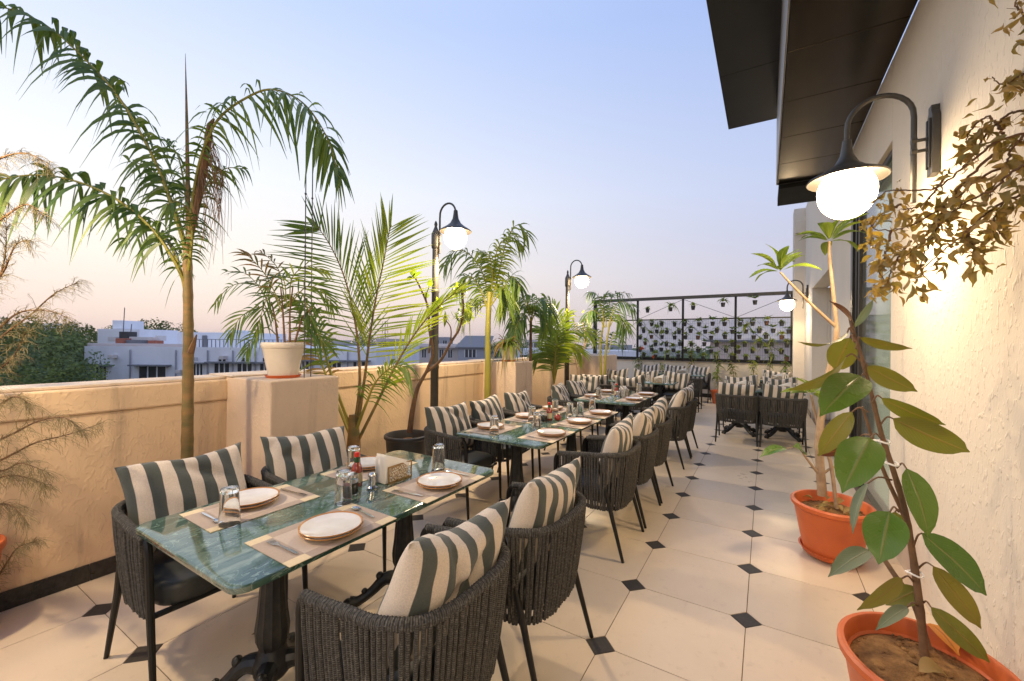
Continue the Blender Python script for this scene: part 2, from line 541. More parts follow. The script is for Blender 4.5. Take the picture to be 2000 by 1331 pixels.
vm = nd(nt, 'ShaderNodeMapRange', {0: da.outputs[0], 1: 0, 2: .018, 3: .5, 4: 0})
cv = nd(nt, 'ShaderNodeMixRGB', {0: vm.outputs[0], 1: c, 2: (.30, .42, .36, 1)})
nt.links.new(cv.outputs[0], b.inputs['Base Color'])
b.inputs['Roughness'].default_value = .07
b.inputs['Specular IOR Level'].default_value = 1.0
b.inputs['IOR'].default_value = 1.6
M['marble'] = m

# twisted rope
m, nt, b = newmat('grey_rope')
uv = nd(nt, 'ShaderNodeUVMap')
sp = nd(nt, 'ShaderNodeSeparateXYZ', {0: uv.outputs[0]})
a1 = nd(nt, 'ShaderNodeMath', {0: sp.outputs[0], 1: 900.0}, operation='MULTIPLY')
a2 = nd(nt, 'ShaderNodeMath', {0: sp.outputs[1], 1: 6.2832, 2: a1.outputs[0]}, operation='MULTIPLY_ADD')
sn = nd(nt, 'ShaderNodeMath', {0: a2.outputs[0]}, operation='SINE')
tc = nd(nt, 'ShaderNodeTexCoord')
nz = nd(nt, 'ShaderNodeTexNoise', {'Vector': tc.outputs['Object'], 'Scale': 110, 'Detail': 4, 'Roughness': .7})
ad = nd(nt, 'ShaderNodeMath', {0: sn.outputs[0], 1: .13, 2: nz.outputs[0]}, operation='MULTIPLY_ADD')
c = ramp(nt.nodes, nt.links, ad.outputs[0], [(.25, (.016, .0155, .014)), (.52, (.052, .050, .045)), (.62, (.092, .088, .078)), (.85, (.21, .20, .17))], 'LINEAR')
nt.links.new(c, b.inputs['Base Color'])
b.inputs['Roughness'].default_value = .9
bp = nd(nt, 'ShaderNodeBump', {'Strength': .8, 'Distance': .004, 'Height': ad.outputs[0]})
nt.links.new(bp.outputs[0], b.inputs['Normal'])
M['rope'] = m

# striped cushion cloth (stripe number comes with the mesh)
m, nt, b = newmat('striped_cloth')
uv = nd(nt, 'ShaderNodeUVMap')
sp = nd(nt, 'ShaderNodeSeparateXYZ', {0: uv.outputs[0]})
fr = nd(nt, 'ShaderNodeMath', {0: sp.outputs[0]}, operation='FRACT')
pg = nd(nt, 'ShaderNodeMath', {0: fr.outputs[0], 1: .5}, operation='PINGPONG')
st = nd(nt, 'ShaderNodeMapRange', {0: pg.outputs[0], 1: .24, 2: .26, 3: 0, 4: 1})
tc = nd(nt, 'ShaderNodeTexCoord')
nz = nd(nt, 'ShaderNodeTexNoise', {'Vector': tc.outputs['Object'], 'Scale': 240, 'Detail': 3})
nb = nd(nt, 'ShaderNodeTexNoise', {'Vector': tc.outputs['Object'], 'Scale': 7, 'Detail': 4})
cx = nd(nt, 'ShaderNodeMixRGB', {0: st.outputs[0], 1: (.60, .52, .43, 1), 2: (.062, .074, .067, 1)})
mm = nd(nt, 'ShaderNodeMapRange', {0: nz.outputs[0], 1: .3, 2: .7, 3: .84, 4: 1.1})
cv = nd(nt, 'ShaderNodeVectorMath', {0: cx.outputs[0], 1: mm.outputs[0]}, operation='MULTIPLY')
nt.links.new(cv.outputs[0], b.inputs['Base Color'])
b.inputs['Roughness'].default_value = .9
b.inputs['Sheen Weight'].default_value = .15
hs = nd(nt, 'ShaderNodeMath', {0: nb.outputs[0], 1: 3.0, 2: nz.outputs[0]}, operation='MULTIPLY_ADD')
bp = nd(nt, 'ShaderNodeBump', {'Strength': .35, 'Distance': .004, 'Height': hs.outputs[0]})
nt.links.new(bp.outputs[0], b.inputs['Normal'])
M['stripe'] = m

# clear glass, opal lamp globe, window glass
m, nt, b = newmat('clear_glass')
b.inputs['Transmission Weight'].default_value = 1
b.inputs['Roughness'].default_value = .0
b.inputs['IOR'].default_value = 1.45
b.inputs['Base Color'].default_value = (.98, .99, .98, 1)
M['glass'] = m
m, nt, b = newmat('lit_opal_globe')
b.inputs['Base Color'].default_value = (.9, .85, .75, 1)
b.inputs['Emission Color'].default_value = (*LAMP_COL, 1)
b.inputs['Emission Strength'].default_value = LAMP_E
M['globe'] = m
m, nt, b = newmat('window_glass')
b.inputs['Base Color'].default_value = (.85, .92, .86, 1)
b.inputs['Roughness'].default_value = .06
b.inputs['IOR'].default_value = 1.22
b.inputs['Transmission Weight'].default_value = .9
M['pane'] = m
M['blind'] = mat('cream_blind', (.56, .52, .34), .8, c2=(.48, .45, .28), scale=3)
m, nt, b = newmat('glowing_blind')
b.inputs['Base Color'].default_value = (.60, .58, .44, 1)
b.inputs['Roughness'].default_value = .8
b.inputs['Emission Color'].default_value = (.80, .80, .58, 1)
b.inputs['Emission Strength'].default_value = .38  # blind itself glows, standing in for room light behind the glass
M['blind'] = m
M['matc'] = mat('beige_weave', (.56, .46, .37), .75, c2=(.51, .42, .335), scale=120, bump=(400, .4, .001))
M['matb'] = mat('taupe_weave', (.42, .33, .26), .75, c2=(.38, .30, .235), scale=120, bump=(400, .4, .001))
M['matl'] = mat('straw_weave', (.68, .56, .36), .75, c2=(.62, .51, .33), scale=120, bump=(400, .4, .001))

# ================================================================== SETTING
WL, WR, YF = -3.56, .80, 12.75      # inner faces: parapet, restaurant wall, end wall
PT = 1.19                          # parapet top

# ---- terrace floor: bed with single tiles and black corner insets as parts
mb = MB()
mb.span((-5.6, -2.2, -.35), (1.2, YF, -.0035))
floor = mb.build('floor', M['grout'], smooth=False)
floor['kind'] = 'structure'
TX, TY, OX, OY = .61, .605, -.08, 2.6
GAP, HD = .0021, .074
tile_cache = {}


def clip(poly, x0, x1, y0, y1):
    for ax, lim, sg in ((0, x0, 1), (0, x1, -1), (1, y0, 1), (1, y1, -1)):
        out = []
        for i, p in enumerate(poly):
            q = poly[(i + 1) % len(poly)]
            a, b = (p[ax] - lim) * sg, (q[ax] - lim) * sg
            if a >= 0:
                out.append(p)
            if a * b < 0:
                t = a / (a - b)
                out.append((p[0] + (q[0] - p[0]) * t, p[1] + (q[1] - p[1]) * t))
        poly = out
        if not poly:
            return []
    return poly


def floor_piece(name, poly, key, m):
    cxm = sum(p[0] for p in poly) / len(poly)
    cym = sum(p[1] for p in poly) / len(poly)
    if key is None or key not in tile_cache:
        b_ = MB()
        n = len(poly)
        loc = [(x - cxm, y - cym) for x, y in poly]
        ins = []
        for x, y in loc:
            L = math.hypot(x, y)
            ins.append((x * (1 - .0012 / L), y * (1 - .0012 / L)))
        vs = [(x, y, -.004) for x, y in loc] + [(x, y, -.0006) for x, y in loc] + [(x, y, 0) for x, y in ins]
        fs = [tuple(range(2 * n, 3 * n))]
        for r in (0, n):
            fs += [(r + i, r + (i + 1) % n, r + n + (i + 1) % n, r + n + i) for i in range(n)]
        b_.add(vs, fs)
        me = b_.mesh(name, m, smooth=False)
        if key is not None:
            tile_cache[key] = me
    else:
        me = tile_cache[key]
    inst(name, me, floor, (cxm, cym, 0))


X0, X1 = -5.2, WR
for i in range(-9, 3):
    for j in range(-6, 18):
        x0, y0 = OX + i * TX, OY + j * TY
        x1, y1 = x0 + TX, y0 + TY
        xl = WL if y0 < 9.4 else X0
        if x1 < xl + .02 or x0 > X1 - .02 or y0 > YF - .02:
            continue
        h, g = HD + GAP * 1.5, GAP
        p = [(x0 + h, y0 + g), (x1 - h, y0 + g), (x1 - g, y0 + h), (x1 - g, y1 - h), (x1 - h, y1 - g), (x0 + h, y1 - g), (x0 + g, y1 - h), (x0 + g, y0 + h)]
        q = clip(p, xl, X1, -2, YF)
        if len(q) >= 3:
            floor_piece('tile', q, 'full' if q == p else None, M['tile'])
        d = HD - GAP
        if xl < x0 < X1 and y0 < YF:
            p = [(x0 + d, y0), (x0, y0 + d), (x0 - d, y0), (x0, y0 - d)]
            q = clip(p, xl, X1, -2, YF)
            if len(q) >= 3:
                floor_piece('corner_inset', q, 'dot' if q == p else None, M['dot'])

# ---- left parapet with its granite skirting tiles
par = thing('parapet_wall', 'long peach rendered parapet wall along the left edge of the terrace', 'parapet wall', (WL, 4, 0))


def off(o):
    return tuple(o.location)


mb = MB()
mb.span((WL - .28, -2.2, -.35), (WL, 10.0, PT - .16))
mb.build('wall', M['parapet'], par, off=off(par), smooth=False, bevel=.006)
mb = MB()
mb.span((WL - .30, -2.2, PT - .158), (WL + .012, 10.0, PT))
mb.build('coping', M['parapet'], par, off=off(par), smooth=False, bevel=.012)
mb = MB()
mb.span((WL - .30, -2.2, PT + .001), (WL - .03, 10.0, PT + .022))
mb.build('coping_slab', M['coping'], par, off=off(par), smooth=False, bevel=.006)
y = -1.6
while y < 9.3:
    mb = MB()
    mb.span((WL + .0015, y + .0015, 0.001), (WL + .013, y + .6085, .105))
    mb.build('skirting_tile', M['skirting'], par, off=off(par), smooth=False, bevel=.002)
    y += .61

PIERS = [(1.60, 2.15, 'peach rendered pier in the parapet carrying the cream pot nearest the camera', -2.95),
         (5.02, 5.52, 'peach rendered pier in the parapet just behind the second table', -3.0),
         (9.0, 9.95, 'block pier at the far end of the parapet behind the palm with twin stems', -3.08)]
for y0, y1, lb, x1 in PIERS:
    p = thing('parapet_pier', lb, 'pier', ((WL + x1) / 2, (y0 + y1) / 2, 0), group='rendered piers along the parapet')
    mb = MB()
    mb.span((WL - .02, y0, 0), (x1, y1, PT + .02))
    mb.build('shaft', M['pier'], p, off=off(p), smooth=False, bevel=.012)
    mb = MB()
    mb.span((WL - .27, y0 - .01, PT + .0215), (WL + .1, y1 + .02, PT + .034))
    mb.build('capping', M['coping'], p, off=off(p), smooth=False, bevel=.004)
    mb = MB()
    mb.span((x1 + .0015, y0 + .002, .001), (x1 + .012, y1 - .002, .105))
    mb.span((WL + .014, y0 - .012, .001), (x1 + .012, y0 - .0015, .105))
    mb.build('skirting_tile', M['skirting'], p, off=off(p), smooth=False)

# ---- end wall
ew = thing('end_wall', 'low cream wall closing the far end of the terrace under the green trellis', 'wall', (-2, YF, 0))
mb = MB()
mb.span((-5.4, YF, -.3), (WR + .3, YF + .2, .955))
mb.build('wall', M['white_wall'], ew, off=off(ew), smooth=False, bevel=.006)
mb = MB()
mb.span((-5.4, YF - .015, .957), (WR + .3, YF + .21, .99))
mb.build('coping', M['coping'], ew, off=off(ew), smooth=False, bevel=.006)
for i in range(10):
    mb = MB()
    mb.span((-5.2 + .61 * i + .002, YF - .013, .001), (-5.2 + .61 * i + .608, YF - .0015, .105))
    mb.build('skirting_tile', M['skirting'], ew, off=off(ew), smooth=False)

# ---- restaurant building on the right
rb = thing('restaurant_building', 'cream stucco restaurant wall with bronze soffit and tall glass window on the right', 'building', (WR, 4, 0))
ZS = 3.66
o_ = off(rb)
mb = MB()
mb.span((WR, -2.5, -.3), (WR + .25, 4.15, ZS - .002))                 # stucco beside the camera
mb.build('stucco_wall', M['wall'], rb, off=o_, smooth=False, bevel=.008)
mb = MB()
mb.span((WR, 4.152, 3.04), (WR + .25, 5.92, ZS - .002))               # over the window
mb.span((WR, 5.92, -.3), (WR + .25, 7.38, 4.8))
mb.span((WR, 7.382, 2.64), (WR + .25, 10.4, 4.8))
mb.span((WR, 10.402, -.3), (WR + .25, 12.3, 4.8))
mb.span((WR + .30, 7.3, -.3), (WR + .5, 10.5, 4.2))                   # back of the recess
mb.span((WR + .252, 10.4, -.3), (WR + .298, 10.5, 2.64))
mb.build('plaster_wall', M['white_wall'], rb, off=o_, smooth=False, bevel=.004)
mb = MB()
mb.span((.57, 12.3, -.3), (WR + .25, 12.74, 4.82))
mb.build('pilaster', M['white_wall'], rb, off=o_, smooth=False, bevel=.006)
mb = MB()
mb.span((WR - .2, 12.2, 4.2), (WR + .01, 12.298, 4.5))
mb.build('pilaster_cap', M['white_wall'], rb, off=o_, smooth=False, bevel=.01)
for (a, b_) in ((5.95, 7.36), (10.42, 12.28)):
    mb = MB()
    mb.span((WR - .012, a, .001), (WR - .0015, b_, .105))
    mb.build('skirting_tile', M['skirting'], rb, off=o_, smooth=False)
# window: frame, two panes, self-glowing blind inside
mb = MB()
mb.span((WR + .02, 5.70, 0.01), (WR + .14, 5.80, 3.03))
mb.span((WR + .0, 5.802, 0.01), (WR + .16, 5.918, 3.03))
wf = mb.build('window', M['black'], rb, off=o_, smooth=False, bevel=.004)
mb = MB()
mb.span((WR + .03, 4.154, .011), (WR + .13, 4.19, 3.035))
mb.build('window_frame', M['black'], wf, off=o_, smooth=False, bevel=.003)
mb = MB()
mb.span((WR + .032, 5.62, .012), (WR + .12, 5.698, 3.03))
mb.build('window_frame', M['shade_in'], wf, off=o_, smooth=False, bevel=.003)
mb = MB()
mb.span((WR + .032, 4.192, 2.99), (WR + .12, 5.618, 3.036))
mb.build('window_frame', M['black'], wf, off=o_, smooth=False, bevel=.003)
mb = MB()
mb.span((WR + .06, 4.192, .012), (WR + .072, 5.618, 2.988))
mb.build('pane', M['pane'], wf, off=o_, smooth=False)
for k in range(5):
    mb = MB()
    mb.span((WR + .18, 4.19 + .29 * k, .012), (WR + .186, 4.475 + .29 * k, 2.98))
    mb.build('blind', M['blind'], wf, off=o_, smooth=False)
mb = MB()
mb.span((WR + .251, 4.15, -.3), (WR + .45, 5.92, 3.3))
mb.build('inner_wall', M['bldg4'], rb, off=o_, smooth=False)
# soffit panels with open joints, fascia, upper canopy
XS = .115
sp0 = -1.57
k = 0
while sp0 < 6.6:
    mb = MB()
    mb.span((XS + .004, sp0 + .004, ZS), (WR - .002, min(sp0 + .746, 6.66), ZS + .02))
    mb.build('soffit_panel', M['soffit'], rb, off=o_, smooth=False, bevel=.003)
    sp0 += .75
mb = MB()
mb.span((XS + .003, -1.6, ZS + .025), (WR, 6.66, ZS + .06))
mb.build('soffit_backing', M['black'], rb, off=o_, smooth=False)
mb = MB()
mb.span((XS - .012, -1.6, ZS - .006), (XS, 6.67, 4.69))
mb.build('fascia', M['fascia'], rb, off=o_, smooth=False, bevel=.002)
mb = MB()
mb.span((XS + .001, 6.664, ZS - .006), (WR - .002, 6.674, 4.69))
mb.build('fascia', M['canopy'], rb, off=o_, smooth=False)
mb = MB()
mb.span((XS + .02, 6.68, 3.60), (WR - .02, 7.5, 3.72))
mb.build('lower_canopy', mat('matt_canopy', (.02, .021, .02), .8, spec=.15), rb, off=o_, smooth=False, bevel=.004)
for k in range(6):
    mb = MB()
    mb.span((-.5, -1.6 + 1.43 * k + .003, 4.70), (XS + .25, -1.6 + 1.43 * (k + 1) - .003, 4.76))
    mb.build('canopy_panel', M['canopy'], rb, off=o_, smooth=False, bevel=.004)

# ---- trellis of hanging pots on the end wall
tr = thing('green_trellis', 'black steel trellis frame with wire mesh standing on the far end wall', 'trellis', (-2.03, 12.7, .99))
o_ = off(tr)
TXS = [-4.65, -3.31, -2.03, -.70, .56]
TZ0, TZM, TZ1 = .992, 2.17, 2.80
for i, x in enumerate(TXS):
    mb = MB()
    w = .055 if i == 0 else .028
    mb.span((x - w, 12.68, TZ0 - (1.0 if i == 0 else 0)), (x + w, 12.74, TZ1 - .031))
    mb.build('post', M['black'], tr, off=o_, smooth=False)
mb = MB()
mb.span((-4.74, 12.64, TZ1 - .03), (.57, 12.78, TZ1 + .05))
mb.build('top_beam', M['post'], tr, off=o_, smooth=False)
for i in range(4):
    a, b_ = TXS[i] + .03, TXS[i + 1] - .03
    mb = MB()
    mb.span((a, 12.69, TZM), (b_, 12.73, TZM + .035))
    mb.build('rail', M['black'], tr, off=o_, smooth=False)
    mb = MB()
    mb.span((a, 12.69, TZ0 + .002), (b_, 12.73, TZ0 + .09))
    mb.build('rail', M['black'], tr, off=o_, smooth=False)
    mb = MB()
    if i % 2:
        mb.tube([(a, 12.75, TZM + .05), (b_, 12.75, TZ1 - .05)], .006, 4)
    else:
        mb.tube([(a, 12.75, TZ1 - .05), (b_, 12.75, TZM + .05)], .006, 4)
    mb.tube([(a, 12.75, TZ0 + .1), (b_, 12.75, TZM - .02)] if i == 0 else [(a, 12.75, TZM - .03), (b_, 12.75, TZ0 + .12)], .006, 4)
    mb.build('brace_wire', M['cable'], tr, off=o_)
    if i:
        mb = MB()
        n = 22
        for k in range(1, n):
            x = a + (b_ - a) * k / n
            mb.tube([(x, 12.70, TZ0 + .09), (x, 12.70, TZM)], .0018, 4, cap=False)
        for z in (1.2, 1.42, 1.64, 1.86, 2.06):
            mb.tube([(a, 12.694, z), (b_, 12.694, z)], .0018, 4, cap=False)
        mb.build('wire_mesh', M['cable'], tr, off=o_)
        mb = MB()
        mb.span((a, 12.80, 1.12 if i == 1 else 1.60), (b_, 12.81, TZM - .005))
        mb.build('backing_sheet', M['poly'], tr, off=o_, smooth=False)

# hanging pots
mb = MB()
mb.lathe([(.001, 0), (.042, 0), (.058, .11), (.062, .115), (.052, .115), (.045, .09), (.001, .088)], 12)
pot_me = mb.mesh('pot', M['dark_pot'])
mb = MB()
mb.lathe([(.001, 0), (.042, 0), (.058, .11), (.062, .115), (.052, .115), (.045, .09), (.001, .088)], 12)
pot_br = mb.mesh('pot', mat('brown_nursery_pot', (.11, .055, .035), .6, scale=30))


def tuft(n, L, w, droop, seed, m, up=.5):
    r = random.Random(seed)
    b_ = MB()
    for k in range(n):
        a = r.uniform(0, 2 * PI)
        e = r.uniform(up, 1.4)
        l = L * r.uniform(.6, 1.1)
        dr = V3((math.cos(a) * math.cos(e), math.sin(a) * math.cos(e), math.sin(e)))
        leaf_strip(b_, V3((0, 0, .09)), dr, l, w * r.uniform(.7, 1.2), droop * r.uniform(.6, 1.4), 4, r)
    return b_.mesh('plant', m, smooth=False)


def leaf_strip(b_, p, d, L, w, droop, n=4, r=random, side=None, tip=.08, wmax=.35, mi=0, fold=0):
    """one narrow blade: starts at p, heads along d, sags by droop*L"""
    d = d.normalized()
    if side is None:
        side = d.cross(V3((r.uniform(-.4, .4), r.uniform(-.4, .4), 1)))
    if side.length < 1e-4:
        side = V3((1, 0, 0))
    side.normalize()
    vs, uv = [], []
    for i in range(n + 1):
        t = i / n
        c = p + d * (L * t * (1 - .12 * droop * t)) + V3((0, 0, -1)) * (droop * L * t * t)
        ww = w * (min(1, .35 + t / wmax * .65) if t < wmax else max(tip, 1 - ((t - wmax) / (1 - wmax)) ** 1.6)) * .5
        vs += [c - side * ww, c + side * ww]
        uv += [(-1, t), (1, t)]
    b_.add(vs, [(2 * i, 2 * i + 1, 2 * i + 3, 2 * i + 2) for i in range(n)], uv, mi)


tufts = [tuft(20, .18, .028, .7, s, M['seedling' if s % 2 else 'palm_yel']) for s in range(4)] + [tuft(14, .15, .03, .5, 9, M['palm']), tuft(24, .24, .02, .9, 11, M['palm_yel'])]
rp = random.Random(5)
ordn = ['first', 'second', 'third', 'fourth', 'fifth', 'sixth', 'seventh', 'eighth', 'ninth', 'tenth', 'eleventh', 'twelfth']
rows = [(2.05, 0), (1.85, 1), (1.68, 0), (1.49, 1), (1.31, 0), (1.12, 1)]
rown = ['top', 'second', 'third', 'fourth', 'fifth', 'bottom']
bayn = {1: 'left', 2: 'middle', 3: 'right'}


def hpot(x, y, z, lb):
    t = thing('hanging_pot', lb, 'plant pot', (x, y, z), group='small pots hung on the trellis')
    inst('pot', pot_br if rp.random() < .12 else pot_me, t, (0, 0, 0), (0, 0, rp.uniform(0, 6)))
    inst('plant', rp.choice(tufts), t, (0, 0, 0), (0, 0, rp.uniform(0, 6)), rp.uniform(1.1, 1.9))


for bay in (1, 2, 3):
    a, b_ = TXS[bay], TXS[bay + 1]
    for ri, (z, sh) in enumerate(rows):
        n = 4
        for k in range(n):
            x = a + (b_ - a) * ((k + .28 + .44 * sh) / n) + rp.uniform(-.03, .03)
            hpot(x, 12.62, z - .07 + rp.uniform(-.02, .02), 'small pot, %s from the left in the %s row of the %s trellis bay' % (ordn[k], rown[ri], bayn[bay]))
for k, (x, z) in enumerate([(-3.0, 2.40), (-2.35, 2.42), (-1.75, 2.44), (-1.0, 2.5), (-.25, 2.53), (.35, 2.45)]):
    hpot(x, 12.62, z, 'lone small pot in the open upper trellis, %s from the left' % ordn[k])

# ================================================================== LAMPS


def lamp_head(root, p, r=.19, gr=.135, watt=110):
    """p = lower end of the hook; shade > globe"""
    x, y, z = p
    b_ = MB()
    b_.lathe([(.012, .03), (.022, .02), (.026, -.02), (.034, -.07), (.06, -.12), (.10, -.155), (r - .01, -.2), (r, -.212), (r - .004, -.218)], 32, (x, y, z))
    sh = b_.build('lamp_shade', M['post'], root, off=off(root))
    b_ = MB()
    b_.lathe([(r - .004, -.218), (r - .014, -.208), (.10, -.166), (.06, -.14), (.001, -.135)], 32, (x, y, z))
    b_.build('shade_lining', M['shade_in'], sh, off=off(root))
    b_ = MB()
    b_.sphere((x, y, z - .20 - gr * .62), gr, 28, 16, sz=1.08)
    b_.build('globe', M['globe'], sh, off=off(root))
    ld = bpy.data.lights.new('lamp_light', 'SPOT')
    ld.energy = watt
    ld.color = LAMP_COL
    ld.spot_size = math.radians(176)
    ld.spot_blend = .25
    ld.shadow_soft_size = .07
    lo = bpy.data.objects.new('lamp_light', ld)
    COL.objects.link(lo)
    lo.parent = sh
    lo.location = V3((x, y, z - .20 - gr * .62 - gr * 1.08 - .075)) - root.location


def post_lamp(x, y, lb):
    t = thing('lamp_post', lb, 'lamp post', (x, y, 0), group='lamp posts along the parapet')
    o2 = off(t)
    b_ = MB()
    b_.lathe([(.09, 0), (.09, .02), (.07, .05), (.055, .10), (.05, .16), (.046, .17), (.046, 1.18), (.052, 1.19), (.052, 1.22), (.044, 1.23), (.040, 2.05), (.046, 2.06), (.046, 2.08), (.038, 2.09), (.037, 2.56), (.046, 2.57), (.05, 2.60), (.05, 2.73), (.036, 2.76), (.020, 2.80), (.014, 2.82), (.020, 2.84), (.012, 2.87), (.001, 2.885)], 20, (x, y, 0))
    b_.build('pole', M['post'], t, off=o2)
    b_ = MB()
    pts = [(x + .06, y, 2.50), (x + .06, y, 2.90)]
    for k in range(1, 12):
        a = PI - PI * k / 12
        pts.append((x + .06 + .115 + .115 * math.cos(a), y, 2.93 + .125 * math.sin(a)))
    pts += [(x + .29, y, 2.93), (x + .29, y, 2.88)]
    b_.tube(pts, .011, 10)
    b_.build('arm', M['post'], t, off=o2)
    for zb in (2.60, 2.70):
        b_ = MB()
        b_.span((x + .03, y - .012, zb), (x + .075, y + .012, zb + .025))
        b_.build('bracket', M['post'], t, off=o2, smooth=False)
    lamp_head(t, (x + .29, y, 2.935), .18, .125, 104)
    return t


post_lamp(-3.25, 3.62, 'lit lamp post nearest the camera, behind the chairs of the second table')
post_lamp(-3.25, 7.35, 'lit lamp post farther along the parapet beyond the third table')
post_lamp(-3.25, -.14, 'lit lamp post beside the camera, next to the feathery shrub')


def wall_lamp(y, lb):
    t = thing('wall_lamp', lb, 'wall lamp', (WR, y, 2.5), group='lamps on the restaurant wall')
    o2 = off(t)
    b_ = MB()
    b_.prism([(-.045, 0), (.045, 0), (.045, .32), (.025, .35), (.025, .38), (-.025, .38), (-.025, .35), (-.045, .32)], 0, .035)
    rot = Matrix(((0, 0, -1), (1, 0, 0), (0, 1, 0)))
    b_.v = [tuple((rot @ V3(p)) + V3((WR - .001, y, 2.44))) for p in b_.v]
    for k in (-.02, .02):
        b_.span((WR - .046, y + k - .008, 2.48), (WR - .036, y + k + .008, 2.75))
    b_.build('back_plate', M['post'], t, off=o2, smooth=False, bevel=.003)
    for z in (2.585, 2.645):
        b_ = MB()
        b_.lathe([(.001, -.03), (.016, -.03), (.016, -.05), (.009, -.052), (.009, -.085), (.019, -.088), (.019, -.112), (.001, -.115)], 10)
        b_.v = [(WR + v_[2], y + v_[0], z + v_[1]) for v_ in b_.v]
        b_.build('bracket', M['post'], t, off=o2)
    xa, xg = WR - .10, WR - .395
    c_, r_ = (xa + xg) / 2, (xa - xg) / 2
    pts = [(xa, y, 2.30), (xa, y, 2.78)]
    for k in range(1, 14):
        a = PI * k / 14
        pts.append((c_ + r_ * math.cos(a), y, 2.79 + r_ * 1.02 * math.sin(a)))
    pts += [(xg, y, 2.78), (xg, y, 2.68)]
    b_ = MB()
    b_.tube(pts, .014, 12)
    b_.build('arm', M['post'], t, off=o2)
    lamp_head(t, (xg, y, 2.70), .20, .145, 28)


wall_lamp(3.16, 'large lit wall lamp near the camera under the bronze soffit')
wall_lamp(-1.2, 'lit wall lamp on the restaurant wall beside the camera, outside the picture')
wall_lamp(11.3, 'distant lit wall lamp near the right end of the green trellis')

# ================================================================== ARMCHAIR
def rail_path(n=48):
    """plan of the tub chair rail: left arm front, round the back, right arm front (chair faces +y)"""
    out = []
    for i in range(n + 1):
        s = i / n * 2 - 1
        a = s * PI * .5
        # superellipse back joined to straight arms
        e = 2 / 3.2
        if abs(s) < .68:
            q = s / .68 * PI / 2
            x = .285 * math.copysign(abs(math.sin(q)) ** e, q)
            y = -.02 - .25 * abs(math.cos(q)) ** e
        else:
            x = math.copysign(.285, s) + math.copysign(.004, s) * math.sin((abs(s) - .68) / .32 * PI)
            y = -.02 + (abs(s) - .68) / .32 * .235
        z = .715 - .035 * max(0, abs(s) - .5) / .5
        out.append(V3((x, y, z)))
    return out


def resample(P, n):
    L = [0]
    for a, b in zip(P, P[1:]):
        L.append(L[-1] + (b - a).length)
    out = []
    for i in range(n):
        t = L[-1] * i / (n - 1)
        k = max(j for j in range(len(L)) if L[j] <= t + 1e-9)
        k = min(k, len(P) - 2)
        out.append(P[k].lerp(P[k + 1], (t - L[k]) / max(1e-9, L[k + 1] - L[k])))
    return out


RAIL = rail_path()


def ring_pt(p):
    """matching point of the lower seat ring under a rail point"""
    f = max(0, (p.y + .02) / .235)
    return V3((p.x * (.86 + .05 * f), -.02 + (p.y + .02) * (.80 if p.y < -.02 else 1), .325 + .03 * f))


